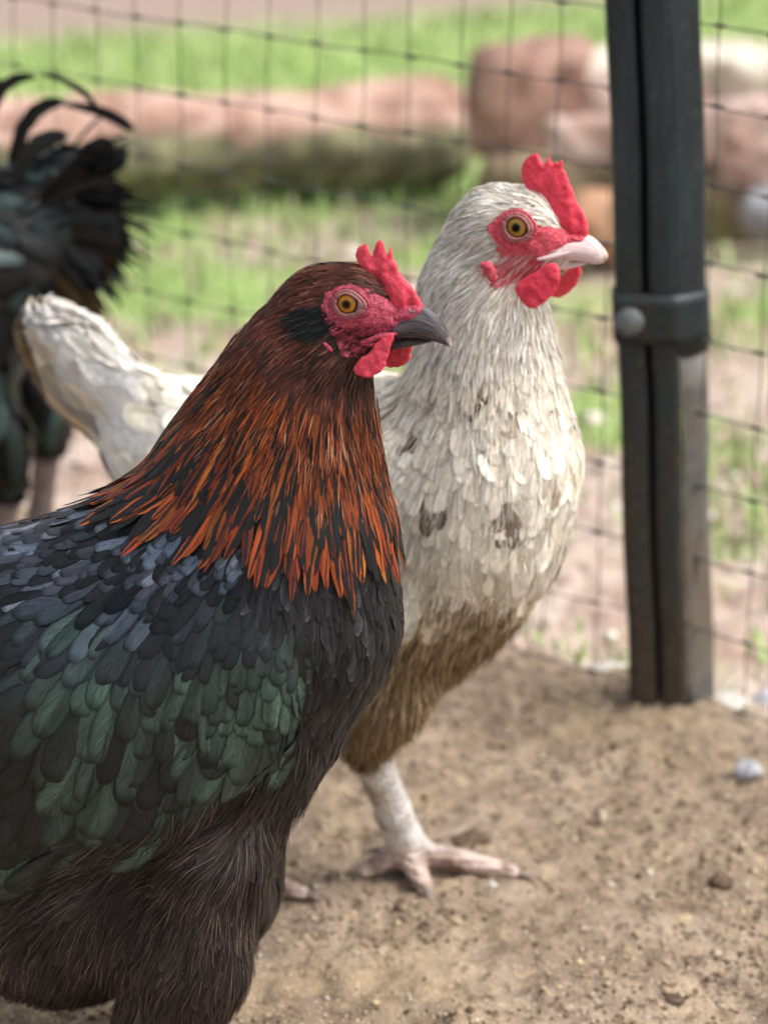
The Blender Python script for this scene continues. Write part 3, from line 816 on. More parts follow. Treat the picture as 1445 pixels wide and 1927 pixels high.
# ------------------------------------------------------------------ the black hen with the copper neck
A = Frame(-.005, 1.15, 10); AH = Frame(*A.at(620, 580)[:2], 22); A.r_h = AH.r; A.qh = AH.q
MP = 1 / 4500.
pr = chain(A, [(-420, 1350, 205), (-200, 1330, 255), (130, 1290, 288), (330, 1250, 275)], k=.95, s=.03)
pr += chain(A, [(330, 1250, 265), (510, 1150, 222)], k=.9, s=.03)
pr += chain(A, [(505, 1130, 215), (540, 960, 156), (556, 800, 103), (570, 690, 75), (602, 600, 68)], k=.82, s=.03)
pr += chain(A, [(300, 1110, 178), (466, 860, 90), (560, 690, 52)], k=.7, s=.03)
pr += chain(A, [(430, 1390, 185), (440, 1560, 80)], k=.9, s=.03)
pr += chain(A, [(-150, 1590, 210), (120, 1650, 215), (310, 1650, 150)], k=.85, s=.03)
pr += chain(A, [(-420, 1300, 130), (-620, 1130, 60)], k=.6, s=.03)
for sg in (1, -1):
    pr += chain(A, [(425, 1560, 98, sg * .034), (385, 1740, 92, sg * .034), (342, 1880, 66, sg * .034), (335, 1965, 40, sg * .034)], k=.8, s=.02)
pr += chain(AH, [(612, 573, 74), (668, 572, 66), (742, 605, 33)], k=.78, s=.008)
pr += chain(AH, [(630, 640, 42), (715, 640, 20)], k=.8, s=.01)
wing = []
for sg in (1, -1):
    wing += chain(A, [(470, 1235, 130, sg * .050), (250, 1330, 185, sg * .056), (-150, 1480, 150, sg * .052), (-420, 1560, 70, sg * .04)], k=.30, s=.012)
fA = make_sdf(pr + wing)
lo = A.at(-700, 1300); hi = A.at(880, 1300)
V, Q = surface_nets(fA, (lo[0] - .01, 1.15 - .14, .012), (hi[0] + .02, 1.15 + .25, .46), .004)
hen1 = thing('hen', 'black hen with a copper orange streaked neck, standing in front of the white hen', 'hen', (A.at(330, 1300)[0], 1.15, 0))
mk('body', V, Q, under_dark, hen1)

flA = flow_field(A, [
    (690, 520, -1, -.25), (640, 500, -1, -.1), (570, 520, -1, .35), (500, 590, -.75, .7), (440, 680, -.62, .8), (400, 800, -.66, .75), (300, 870, -.85, .5), (200, 930, -.9, .42), (120, 950, -.95, .3),
    (640, 640, -.95, .35), (700, 655, -.9, .45), (600, 610, -.9, .5), (560, 680, -.45, .9), (500, 800, -.35, .95), (470, 930, -.3, 1), (400, 960, -.45, 1), (320, 960, -.6, .9), (600, 760, -.05, 1), (560, 900, -.1, 1), (600, 1050, .05, 1), (680, 800, .15, 1), (720, 800, .2, 1), (700, 960, .08, 1), (680, 700, .0, 1),
    (60, 1000, -1, .3), (-100, 1030, -1, .2), (100, 1090, -.75, .7), (250, 1060, -.5, .9), (-60, 1150, -.9, .5), (-300, 1150, -1, .25), (-500, 1150, -1, -.4),
    (500, 1150, -.1, 1), (420, 1200, -.12, 1), (500, 1300, -.22, 1), (300, 1200, -.2, 1), (300, 1330, -.3, 1), (150, 1300, -.35, 1), (0, 1300, -.5, .9), (130, 1420, -.5, .9), (400, 1390, -.4, 1),
    (450, 1460, -1, .35), (330, 1510, -1, .35), (200, 1565, -1, .36), (50, 1620, -1, .36), (-150, 1640, -1, .3), (-300, 1500, -1, .3),
    (640, 1120, -.05, 1), (700, 1080, .0, 1), (620, 1250, -.2, 1), (680, 1230, -.25, 1), (600, 1400, -.35, 1), (560, 1500, -.35, 1), (520, 1640, -.2, 1),
    (430, 1600, -.15, 1), (430, 1750, -.2, 1), (380, 1900, -.05, 1), (280, 1650, -.15, 1), (250, 1800, -.3, 1), (100, 1700, -.2, 1), (50, 1850, -.3, 1), (-200, 1750, -.5, .9)])

FACE1 = [(601, 574), (612, 553), (633, 540), (663, 536), (690, 541), (708, 553), (726, 560), (750, 566), (775, 566), (800, 575), (800, 600), (772, 612), (742, 622), (700, 632), (714, 640), (700, 655), (677, 668), (645, 670), (628, 640), (615, 612), (607, 590)]
EAR1 = (592, 606, 40, 31)
WING1 = [(575, 1135), (585, 1250), (560, 1400), (545, 1440), (340, 1505), (150, 1598), (-100, 1690), (-420, 1640), (-420, 1250), (-100, 1130), (120, 1110), (300, 1075), (450, 1100)]
HACK1 = [(640, 470), (560, 480), (440, 600), (370, 690), (300, 790), (230, 850), (190, 875), (225, 895), (270, 895), (330, 910), (420, 925), (500, 940), (560, 965), (640, 975), (700, 960), (735, 920), (760, 860), (760, 700), (760, 640), (800, 560), (700, 440)]

cand, area = mesh_samples(V, Q, 330000)
nearp = A.near(cand); px, py, _ = pix(nearp)
# points at the back of the neck fold to the near side but must be judged by height on the middle plane
head_d = np.hypot(px - 640, py - 590)
face = inpoly(px, py, FACE1); ear = ((px - EAR1[0]) / EAR1[2]) ** 2 + ((py - EAR1[1]) / EAR1[3]) ** 2 < 1
lat = np.abs((cand - A.q) @ A.r)
hack = inpoly(px, py, HACK1) & ~face & ~ear
wingr = inpoly(px, py, WING1) & ~hack & (lat > .035)
back = (py < 1330) & (px < 470) & ~hack & ~wingr
breast = (px >= 470) & ~hack & ~wingr & (py < 1660) & (py > 700) & ((px > 545) | (py < 1420))
thigh = ~hack & ~wingr & ~back & ~breast & ~face & ~ear & (py > 1000)

# --- hackle and head feathers
L = np.clip(4.2 + (head_d - 75) * .105, 4.2, 37) * MM
W = np.clip(.95 + (head_d - 70) * .0138, .85, 5.3) * MM
order = rng.permutation(np.flatnonzero(hack))
small = order[head_d[order] < 150]; large = order[head_d[order] >= 150]
def split_darts(idx, rad, bands=4):
    out = []
    qs = np.quantile(rad[idx], np.linspace(0, 1, bands + 1))
    for a, b in zip(qs[:-1], qs[1:]):
        k = idx[(rad[idx] >= a) & (rad[idx] <= b)]
        if len(k): out.append(k[darts(cand[k], rad[k])])
    return np.concatenate(out)
ks = split_darts(small, W * .62, 3); kl = split_darts(large, W * .62, 5)
def hackle(k, us, single):
    n = len(k); hd = head_d[k]
    fs = grow(fA, flA, cand[k], L[k] * rng.uniform(.8, 1.2, n), W[k] * rng.uniform(.85, 1.25, n), LANCE if us is U3 else TONGUE, us, h0=np.clip((hd - 80) * 9e-6, .0002, .0022), slope=.075, cup=.28, roll=.2, jit=.10)
    t = np.clip((hd - 110) / 190, 0, 1)
    o = pick([(.20, .038, .007), (.29, .062, .009), (.24, .072, .012), (.10, .016, .006), (.17, .025, .007)], n, [.28, .20, .14, .2, .18])
    br = pick([(.060, .016, .010), (.035, .011, .009), (.10, .024, .012), (.13, .035, .018)], n, [.4, .25, .25, .1], .25)
    c = lerp(br, o, np.clip(t ** 1.7 + rng.normal(0, .12, n), 0, 1))
    blk = rng.random(n)
    r = np.where(blk < .47 * np.clip(t * 2.0, 0, 1), 2.0, np.where(blk < .78, .14 * t - .1, .52 * t - .2)) + rng.normal(0, .08, n)
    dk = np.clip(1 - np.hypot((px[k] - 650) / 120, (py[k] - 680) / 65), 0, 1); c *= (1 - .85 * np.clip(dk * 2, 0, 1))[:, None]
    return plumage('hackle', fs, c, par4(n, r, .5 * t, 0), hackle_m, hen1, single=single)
vis = kl[np.argsort(-(W[kl] * (((cand[kl] - A.q) @ A.r) > 0)))]
pos = {v: i for i, v in enumerate(kl)}
hackle(ks, U3, None).name = 'head_feathers'
hackle(kl, U5, [pos[v] for v in vis[:140]])

# --- wing coverts
sz = np.clip(6.4 + (520 - px) * .0150 + (py - 1150) * .015, 5.6, 20)
sz = np.where((px < 330) & (py < 1180), np.clip(sz, 6, 10.5), sz)
Wd = sz * MM
order = rng.permutation(np.flatnonzero(wingr)); kw = split_darts(order, Wd * .60, 5)
n = len(kw); mott = .7 * vnoise(cand[kw], 34, 12) + rng.normal(0, .27, n)
gl = np.clip(mott * .8 + .30, 0, 1) ** 1.5; c = lerp((.007, .008, .009), (.080, .135, .110), gl) * (1 + .5 * np.clip((py[kw] - 1200) / 250, 0, 1))[:, None]  # green sheen put into the colour in patches, raised towards the lower wing
blue = np.clip((1190 - py[kw]) / 110, 0, 1) * np.clip((430 - px[kw]) / 100, 0, 1)  # bluish sky sheen put into the feather colour towards the back
c = lerp(c, pick([(.04, .05, .07), (.010, .011, .014), (.10, .13, .165)], n, [.3, .52, .18]), blue)
fs = grow(fA, flA, cand[kw], Wd[kw] * rng.uniform(2.0, 3.1, n), Wd[kw] * rng.uniform(.8, 1.25, n), OVATE, U5, h0=.0006, slope=.06, cup=.10, roll=.08, jit=.12)
vis = np.argsort(-(Wd[kw] * (((cand[kw] - A.q) @ A.r) > 0) * (px[kw] > -40)))[:160]
wingo = plumage('wing', fs, c, par4(n, 0, 0, (.12 + .7 * np.maximum(gl, blue)) * rng.uniform(.7, 1, n)), black_m, hen1, single=vis)
# flight feathers along the lower edge of the folded wing
rows = [(560 - 46 * i, 1392 + 19.5 * i) for i in range(13)]
P = np.array([trace(fA, *p) for p in rows if trace(fA, *p) is not None]); P = np.concatenate([P, P - np.outer(2 * ((P - A.q) @ A.r), A.r)])
n = len(P)
fs = grow(fA, flA, P, np.full(n, .062), np.full(n, .013), OVATE, U5, h0=.0012, slope=.03, cup=.15, roll=.05, jit=.03)
plumage('flight_feathers', fs, lerp((.022, .026, .028), (.045, .065, .062), rng.random(n)), par4(n, 0, 0, .3), black_m, hen1)

# --- back: small scales, bluish sky sheen painted into their colour
Wb = np.clip(7 + (300 - px) * .004, 6.5, 11) * MM
order = rng.permutation(np.flatnonzero(back)); kb = order[darts(cand[order], Wb[order] * .58)]; n = len(kb)
c = pick([(.035, .041, .055), (.009, .010, .012), (.09, .115, .155), (.12, .14, .17)], n, [.33, .47, .14, .06])
fs = grow(fA, flA, cand[kb], Wb[kb] * rng.uniform(1.9, 2.5, n), Wb[kb] * rng.uniform(.9, 1.15, n), OVATE, U5, h0=.0006, slope=.07, cup=.14, roll=.10, jit=.16)
plumage('back_feathers', fs, c, par4(n, 0, 0, rng.uniform(.3, .6, n)), black_m, hen1)

# --- breast: slate scales, longer and looser lower down
dn = np.clip((py - 1150) / 450, 0, 1)
Wr = (6.2 + 3.2 * dn) * MM
order = rng.permutation(np.flatnonzero(breast)); kr = order[darts(cand[order], Wr[order] * .52)]; n = len(kr)
c = pick([(.008, .008, .009), (.014, .014, .016), (.028, .028, .031), (.005, .005, .006)], n, [.4, .3, .12, .18])
fs = grow(fA, flA, cand[kr], Wr[kr] * (2.3 + 1.6 * dn[kr]) * rng.uniform(.85, 1.2, n), Wr[kr] * rng.uniform(.85, 1.15, n), LANCE, U5, h0=.0005, slope=.085, cup=.30, roll=.16, jit=.10)
plumage('breast_feathers', fs, c, par4(n, 0, 0, rng.uniform(.1, .3, n)), slate_m, hen1)

# --- thigh and belly: soft feathers below, loose hair-like barbs above
order = rng.permutation(np.flatnonzero(thigh)); rt = np.full(len(cand), .0055); kt = order[darts(cand[order], rt[order])]; n = len(kt)
fs = grow(fA, flA, cand[kt], rng.uniform(.020, .034, n), rng.uniform(.007, .011, n), LANCE, U3, h0=.0004, slope=.09, cup=.2, roll=.2, jit=.2)
plumage('belly_feathers', fs, pick([(.016, .013, .012), (.026, .020, .018), (.010, .008, .008)], n), par4(n), slate_m, hen1)
vz = ((cand - A.q) @ A.r > -.02)
def strands(name, idx, cnt, Lr, Wr_, cols, pc, hen, sdf, flow, mat, slope=(.08, .3), clump=.35, jit=.2, h0=.0004):
    k = rng.choice(idx, min(cnt, len(idx)), replace=False); n = len(k)
    fs = grow(sdf, flow, cand[k], rng.uniform(*Lr, n), rng.uniform(*Wr_, n), HAIR, U2, h0=h0, slope=rng.uniform(*slope, n), cup=0, roll=.6, jit=jit, clump=clump)
    return plumage(name, fs, pick(cols, n, pc, .25) * np.exp((.55 if mat is hair_dark else .15) * vnoise(cand[k], 70, 15) + (.3 if mat is hair_dark else .15) * vnoise(cand[k], 220, 16))[:, None], par4(n), mat, hen)
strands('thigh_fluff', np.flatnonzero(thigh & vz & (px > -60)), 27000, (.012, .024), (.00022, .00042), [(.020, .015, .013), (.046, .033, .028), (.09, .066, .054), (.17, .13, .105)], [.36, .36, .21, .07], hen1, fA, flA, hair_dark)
sel = np.flatnonzero(breast & vz & (py > 1380) & (px < 600) | thigh & (np.hypot(px - 500, py - 1490) < 70))
strands('breast_fluff', sel, 1600, (.012, .024), (.00022, .00042), [(.02, .016, .015), (.05, .04, .035), (.09, .07, .06)], [.5, .35, .15], hen1, fA, flA, hair_dark, slope=(.1, .4))
strands('ear_tuft', np.flatnonzero(ear), 2600, (.005, .009), (.00025, .0005), [(.004, .005, .005), (.010, .014, .014), (.03, .038, .038)], [.6, .3, .1], hen1, fA, flA, hair_dark, slope=(.1, .35), clump=.1)
low = face & (((py > 612) & (px < 700)) | (np.hypot(px - 615, py - 620) < 28))
strands('face_bristles', np.flatnonzero(low), 500, (.0022, .0045), (.00016, .00028), [(.012, .008, .008), (.07, .02, .025)], [.7, .3], hen1, fA, flA, hair_dark, slope=(.1, .35), clump=.05)
up = hack & (head_d < 260)
strands('head_hairs', np.flatnonzero(up), 4200, (.004, .008), (.0002, .00038), [(.055, .016, .010), (.11, .034, .018), (.20, .10, .07), (.025, .010, .008)], [.4, .33, .09, .18], hen1, fA, flA, hair_dark, slope=(.05, .16), clump=.1, h0=.0008)
strands('neck_barbs', np.flatnonzero(hack & (head_d >= 180)), 5000, (.006, .012), (.0002, .00036), [(.24, .05, .012), (.32, .10, .03), (.38, .21, .14), (.02, .011, .009)], [.36, .16, .05, .43], hen1, fA, flA, hair_dark, slope=(.08, .16), clump=.1, h0=.0025)

# --- face
def face_mesh(name, sdf, fr, hf, poly, mat, hen, eyes, seed, h=.0009, off=.0004):
    c = hf.at(*np.mean(poly, 0)); r = .042
    def f(P):
        d = sdf(P) - off
        x, y, _ = pix(hf.near(P))
        er = np.hypot(x - eyes[0], y - eyes[1]) / F * 1.3
        ring = np.exp(-((er - .008) / .004) ** 2)
        d = d - .0006 * vnoise(P, 330, seed) - .0004 * vnoise(P, 700, seed + 1) - .0005 * ring * np.sin(er * 2600 + 2 * vnoise(P, 150, seed))
        return d + .004 * np.clip((4 - er * 1000) / 4, 0, 1)
    V, Q = surface_nets(f, c - r, c + r, h)
    x, y, _ = pix(hf.near(V)); ok = polydist(x, y, poly) + 5 * vnoise(V, 350, 5) < 2
    q = Q[ok[Q].all(1)]
    use = np.unique(q); mp = -np.ones(len(V), int); mp[use] = np.arange(len(use))
    return mk(name, V[use], mp[q], mat, hen)
face_mesh('face', fA, A, AH, FACE1, skin1, hen1, (655, 571), 41, h=.0007)
lid1 = plain('eyelid_brown', (.20, .07, .07), (.34, .13, .13), 900, .5); 
eye(fA, A, AH.f, 654, 571, .0043, iris_mat('iris_amber', (.50, .20, .018)), (lid1, skin1), hen1, .36)
COMB1 = [(664, 484), (667, 470), (673, 459), (687, 453), (694, 459), (699, 486), (704, 455), (715, 446), (723, 448), (729, 484), (732, 455), (738, 465), (741, 486), (749, 493), (752, 513), (767, 527), (784, 546), (797, 569), (797, 584), (767, 586), (740, 582), (724, 555), (700, 532), (680, 510)]
plate('comb', COMB1, AH.at, 1, .0027, AH.r, 0.0, comb1, hen1, tip=.35, crease=.0011, h=.0006)
W1 = [(742, 622), (745, 641), (733, 676), (731, 694), (711, 709), (687, 711), (668, 702), (664, 688), (677, 669), (694, 661), (706, 641), (724, 627)]
plate('wattle', W1, AH.at, 1, .0015, AH.r, .0125, comb1, hen1, bend=.0030, mirror=-.0055)
plate('ear_lobe', [(598, 642), (612, 640), (628, 655), (630, 667), (614, 664)], AH.at, 1, .0016, AH.r, .0170, skin1, hen1, bend=-.001, mirror=0)

def beak_mat(name, c1, c2, tipc, ang, tip0, tip1, sl_=(.5, 60, 500)):
    m = NT(name); u, v, sd = m.xyz(m.attr('fuv')); n1 = m.noise(m.vec(m.math('MULTIPLY', u, 1.6), m.math('MULTIPLY', v, 14.0), 0.0), 1.0, 5, .65); n2 = m.noise(m.obj(), 420, 3)
    c = m.mix(m.ramp(n1, .42, .58), c1, c2); c = m.mix(m.ramp(m.math('ADD', u, m.math('MULTIPLY', m.math('SUBTRACT', n1, .5), .3)), tip0, tip1), c, tipc)
    c = m.mix(m.math('MULTIPLY', m.ramp(n2, .52, .62), m.ramp(u, .5, .9)), c, tuple(x * .6 for x in tipc))
    m.bump(m.math('ADD', n1, m.math('MULTIPLY', n2, .3)), .35, .0004)
    return m.set(Base_Color=c, Roughness=.5, Specular_IOR_Level=.3)
def beak(name, secs, hf, mat, hen):
    V, fs = loft(secs, hf.at, hf.r, 24); n = len(secs); fu = np.zeros((len(V), 3))
    for i in range(n): fu[i * 24:(i + 1) * 24, 0] = i / (n - 1); fu[i * 24:(i + 1) * 24, 1] = np.sin(np.arange(24) / 24 * 2 * math.pi)
    fu[-1, 0] = 1
    o = mk(name, V, fs, mat, hen, {'fuv': ('FLOAT_VECTOR', fu)})
    s = o.modifiers.new('smooth', 'SUBSURF'); s.levels = 1; s.render_levels = 2
    return o
bk1 = beak_mat('beak_dark_horn', (.012, .011, .014), (.12, .10, .105), (.38, .30, .27), 0, .78, .97)
mp = MP
beak('upper_beak', [(744, 600, 744, 633, 36 * mp, .9), (766, 586, 768, 635, 30 * mp, .9), (786, 576, 788, 636, 27 * mp, .85), (800, 577, 806, 638, 24 * mp, .8), (815, 589, 819, 642, 19 * mp, .8), (829, 602, 831, 646, 14 * mp, .8), (840, 618, 840, 649, 10 * mp, .8), (847, 633, 846, 653, 6 * mp, .8), (850, 646, 849, 655, 2 * mp, 1)], AH, bk1, hen1)
beak('lower_beak', [(738, 626, 734, 656, 26 * mp, .9), (758, 630, 754, 655, 22 * mp, .9), (776, 633, 773, 652, 17 * mp, .9), (792, 636, 790, 648, 12 * mp, .9), (806, 638, 805, 645, 7 * mp, 1), (814, 640, 814, 643, 3 * mp, 1)], AH, plain('lower_beak_dark', (.02, .016, .018), (.05, .04, .04), 300, .45), hen1)
# nostril flap and fleshy gape
plate('nostril', [(763, 577), (776, 575), (787, 584), (786, 594), (772, 596), (762, 587)], AH.at, 1, .0012, AH.r, .0086, plain('nostril_grey', (.13, .075, .085), (.25, .15, .16), 500, .55), hen1)
plate('cere', [(735, 585), (760, 570), (795, 568), (800, 586), (792, 600), (750, 612), (735, 610)], AH.at, 1, .0082, AH.r, .0, skin1, hen1, tip=.35)
for s_ in (1, -1):
    pts = [AH.at(x, y, s_ * l) for x, y, l in ((698, 631, .0112), (712, 627, .0109), (728, 621, .0105), (746, 617, .0100), (762, 616, .0088))]
    mk('gape', *tube(np.array(pts), np.array([.0006, .0012, .0013, .0011, .0005]), 8), skin1, hen1)
    pts = [AH.at(x, y, s_ * l) for x, y, l in ((698, 632, .0110), (714, 634, .0107), (732, 634, .010), (748, 635, .0088))]
    mk('gape', *tube(np.array(pts), np.array([.0005, .001, .0011, .0005]), 8), skin1, hen1)
# --- legs, mostly below the frame
for sg in (1, -1):
    top = A.at(340, 1950, sg * .034); an = np.array([top[0] - .05, top[1] - (.045 if sg < 0 else 0), .014])
    toes = [((an[0] + .055, an[1] - .012, .006), .0055), ((an[0] + .042, an[1] - .05, .006), .005), ((an[0] + .05, an[1] + .03, .006), .005), ((an[0] - .032, an[1] + .008, .006), .004)]
    leg(hen1, top, an, toes, .008, .0075, shank_dark, claw_m)
# tail, out of the frame to the left
n = 16
base = A.at(-560, 1150); S = []; T = []; N = []
for i in range(n):
    a = math.radians(118 + 32 * (i / (n - 1))); sd = 1 if i % 2 else -1
    d = A.f * math.cos(a) + np.array([0, 0, 1.]) * math.sin(a) + A.r * sd * .12; d = d / np.linalg.norm(d)
    nn = nz((A.r * sd + d * .1)[None])[0]; nn = nz((nn - d * (nn @ d))[None])[0]
    t = OVATE[0][:, None]; S.append(base + A.r * sd * .012 + d * .13 * t); T.append(np.repeat(d[None], 9, 0)); N.append(np.repeat(nn[None], 9, 0))
fs = sweep(np.array(S), np.array(T), np.array(N), np.full(n, .026), OVATE, U5, .15, np.zeros(n))
plumage('tail', fs, pick([(.02, .025, .026), (.035, .05, .046)], n), par4(n, 0, 0, .3), black_m, hen1)

# ------------------------------------------------------------------ the white hen
B = Frame(.011, 1.335, 36); BH = Frame(*B.at(975, 440)[:2], 22); B.r_h = BH.r; B.qh = BH.q
pr = chain(B, [(330, 860, 120), (480, 905, 175), (700, 930, 200)], k=.9, s=.03)
pr += chain(B, [(700, 930, 190), (880, 900, 162), (918, 850, 138)], k=.95, s=.03)
pr += chain(B, [(918, 850, 136), (915, 690, 104), (903, 560, 84), (915, 450, 70)], k=.85, s=.03)
pr += chain(B, [(800, 1060, 175), (720, 1180, 110)], k=.9, s=.03)
pr += chain(B, [(880, 1000, 160), (800, 1180, 90)], k=.9, s=.03)
pr += chain(B, [(520, 1020, 150), (700, 1090, 150)], k=.85, s=.03)
pr += chain(B, [(330, 850, 105), (150, 690, 62), (85, 620, 34)], k=.5, s=.03)
for sg in (1, -1):
    q = [(800, 1110, 105), (775, 1262, 72), (752, 1358, 38)] if sg > 0 else [(650, 1110, 105), (622, 1250, 70), (600, 1340, 38)]
    pr += chain(B, [(*v, sg * .030) for v in q], k=.8, s=.02)
pr += chain(BH, [(938, 430, 79), (988, 436, 72), (1052, 462, 34)], k=.78, s=.008)
pr += chain(BH, [(950, 500, 50), (1035, 498, 20)], k=.8, s=.01)
fB = make_sdf(pr)
lo = B.at(0, 800); hi = B.at(1180, 800)
V, Q = surface_nets(fB, (lo[0] - .03, min(lo[1], hi[1]) - .10, .03), (hi[0] + .03, max(lo[1], hi[1]) + .10, .43), .004)
hen2 = thing('hen', 'white hen with a tall red comb, standing beside the dark fence post', 'hen', (.011, 1.335, 0))
mk('body', V, Q, under_white, hen2)
flB = flow_field(B, [
    (1030, 390, -1, -.1), (960, 360, -1, .1), (900, 400, -.8, .6), (850, 470, -.45, .9), (810, 560, -.3, 1), (790, 650, -.3, 1), (760, 720, -.6, .8),
    (900, 500, -.35, .95), (960, 520, -.5, .9), (1000, 500, -.9, .5), (1040, 520, -.7, .7), (980, 450, -1, .3), (985, 485, -.85, .5), (950, 500, -.8, .6), (950, 600, -.05, 1), (1020, 600, .1, 1), (900, 620, -.1, 1), (1040, 700, .2, 1), (950, 720, 0, 1), (860, 720, -.15, 1), (1060, 790, .1, 1),
    (950, 850, -.05, 1), (1060, 870, -.05, 1), (850, 900, -.15, 1), (950, 1000, -.15, 1), (1020, 1020, -.25, 1), (900, 1130, -.3, 1), (820, 1200, -.3, 1), (740, 1250, -.2, 1), (700, 1370, -.05, 1), (780, 1000, -.2, 1),
    (650, 750, -1, .3), (500, 720, -1, .1), (350, 740, -1, -.2), (200, 700, -.8, -.6), (80, 600, -.75, -.65), (250, 830, -.8, -.4), (400, 900, -1, .3), (600, 900, -.8, .6), (500, 1050, -.8, .5)])
FACE2 = [(918, 428), (934, 410), (955, 395), (980, 390), (1000, 398), (1018, 418), (1036, 428), (1052, 430), (1106, 438), (1110, 456), (1068, 463), (1031, 474), (1054, 490), (1050, 512), (1022, 518), (996, 524), (965, 532), (934, 542), (908, 522), (900, 498), (908, 488), (932, 492), (944, 482), (936, 462), (922, 446)]
cand, area = mesh_samples(V, Q, 240000)
nearp = B.near(cand); px, py, _ = pix(nearp)
head_d = np.hypot(px - 985, py - 445); sl_s, sl_l, sl_z = B.sl(cand)
face = inpoly(px, py, FACE2) | (((px - 908) / 1) ** 2 < 0)
lobe = inpoly(px, py, [(900, 492), (924, 490), (932, 536), (922, 538), (908, 518)])
tailr = (px < 290) & (py < 860)
neck = ~face & ~lobe & ~tailr & (px > 740) & (py < 700)
rest = ~face & ~lobe & ~tailr & ~neck
def dirt2(P, x, y):
    d = np.clip((y - 1070) / 230, 0, 1) + .5 * vnoise(P, 45, 61) * np.clip((y - 850) / 250, 0, 1)
    return np.clip(d, 0, 1)
def tint(P, x, y, n):
    c = pick([(.74, .70, .62), (.80, .77, .71), (.66, .60, .50), (.77, .73, .66)], n, [.35, .25, .15, .25], .09)
    d = np.clip(.5 + .8 * vnoise(P, 30, 71), 0, 1) * np.clip(1 - np.abs(y - 620) / 260, 0, 1) * (x > 740)
    c = lerp(c, (.38, .31, .23), d * .6)
    c = lerp(c, (.42, .28, .13), np.clip((y - 940) / 170, 0, 1) * np.clip(.45 + .7 * vnoise(P, 60, 73), 0, 1) * .6)
    c = c * np.array([1.0, .975, .91])
    return lerp(c, pick([(.17, .095, .04), (.27, .17, .08), (.11, .065, .032)], n), dirt2(P, x, y) * .9)
L = np.clip(4.5 + (head_d - 80) * .10, 4.5, 30) * MM; W = np.clip(1.1 + (head_d - 75) * .020, 1.0, 7) * MM
order = rng.permutation(np.flatnonzero(neck)); kn = split_darts(order, W * .60, 5); n = len(kn)
fs = grow(fB, flB, cand[kn], L[kn] * rng.uniform(.8, 1.25, n), W[kn] * rng.uniform(.8, 1.25, n), LANCE, U3, h0=.0004, slope=.09, cup=.3, roll=.22, jit=.14)
c = tint(cand[kn], px[kn], py[kn], n); c[rng.random(n) < .06] *= .5
plumage('neck_feathers', fs, c, par4(n), white_m, hen2)
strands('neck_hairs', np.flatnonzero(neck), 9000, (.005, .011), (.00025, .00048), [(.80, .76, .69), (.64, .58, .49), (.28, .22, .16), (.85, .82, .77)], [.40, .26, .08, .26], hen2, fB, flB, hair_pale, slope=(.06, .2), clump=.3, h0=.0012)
strands('cheek_hairs', np.flatnonzero(face & (py > 474) & (px < 1040)), 230, (.005, .010), (.0002, .0004), [(.80, .68, .62), (.68, .45, .42)], None, hen2, fB, flB, hair_pale, slope=(.1, .3), clump=.1)
Wr = np.clip(8.5 + (py - 700) * .008, 8.5, 13) * MM; Wr = np.where((px < 740) & (py < 950), .017, Wr)
order = rng.permutation(np.flatnonzero(rest)); kr = split_darts(order, Wr * .55, 3); n = len(kr)
fs = grow(fB, flB, cand[kr], Wr[kr] * rng.uniform(1.7, 2.4, n), Wr[kr] * rng.uniform(.9, 1.2, n), OVATE, U5, h0=.0006, slope=.065, cup=.12, roll=.10, jit=.22)
c = tint(cand[kr], px[kr], py[kr], n); c[(rng.random(n) < .02) & (py[kr] < 980)] *= np.array([.5, .45, .42])
for sx_, sy_, rr_ in ((912, 700, 22), (950, 750, 13), (812, 925, 24), (966, 945, 26), (800, 790, 12), (880, 815, 10)):
    c[(np.hypot(px[kr] - sx_, py[kr] - sy_) < rr_)] *= np.array([.22, .18, .16])
plumage('body_feathers', fs, c, par4(n), white_m, hen2)
lowf = np.flatnonzero(rest & (py > 1150 + 190 * np.abs(rng.normal(0, .6, len(py))) + 60 * vnoise(cand, 40, 61)) & (px > 560))
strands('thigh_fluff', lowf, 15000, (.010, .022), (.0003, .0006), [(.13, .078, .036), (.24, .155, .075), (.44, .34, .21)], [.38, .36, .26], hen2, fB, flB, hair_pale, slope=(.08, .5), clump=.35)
strands('breast_down', np.flatnonzero(rest & (py > 700) & (py <= 1130) & (px > 700)), 5000, (.006, .012), (.0003, .0005), [(.78, .74, .66), (.70, .64, .55), (.55, .47, .36)], [.52, .38, .10], hen2, fB, flB, hair_pale, slope=(.05, .2), clump=.4, h0=.0012)
# tail: broad feathers in two slanting rows that meet along the top
order = rng.permutation(np.flatnonzero(tailr)); kt = order[darts(cand[order], np.full(len(order), .0065))]; n = len(kt)
fs = grow(fB, flB, cand[kt], rng.uniform(.040, .060, n), rng.uniform(.016, .024, n), OVATE, U5, h0=.001, slope=.05, cup=.08, roll=.06, jit=.08)
e = np.clip((150 - px[kt]) / 120, 0, 1); c = lerp(pick([(.66, .64, .60), (.60, .56, .50)], n, None, .06), (.50, .36, .21), np.clip(np.clip((py[kt] - 520 - (px[kt] - 20) * 1.3) / 110, 0, 1), 0, 1))
c[rng.random(n) < .04] *= .5
plumage('tail_feathers', fs, c, par4(n), white_m, hen2)
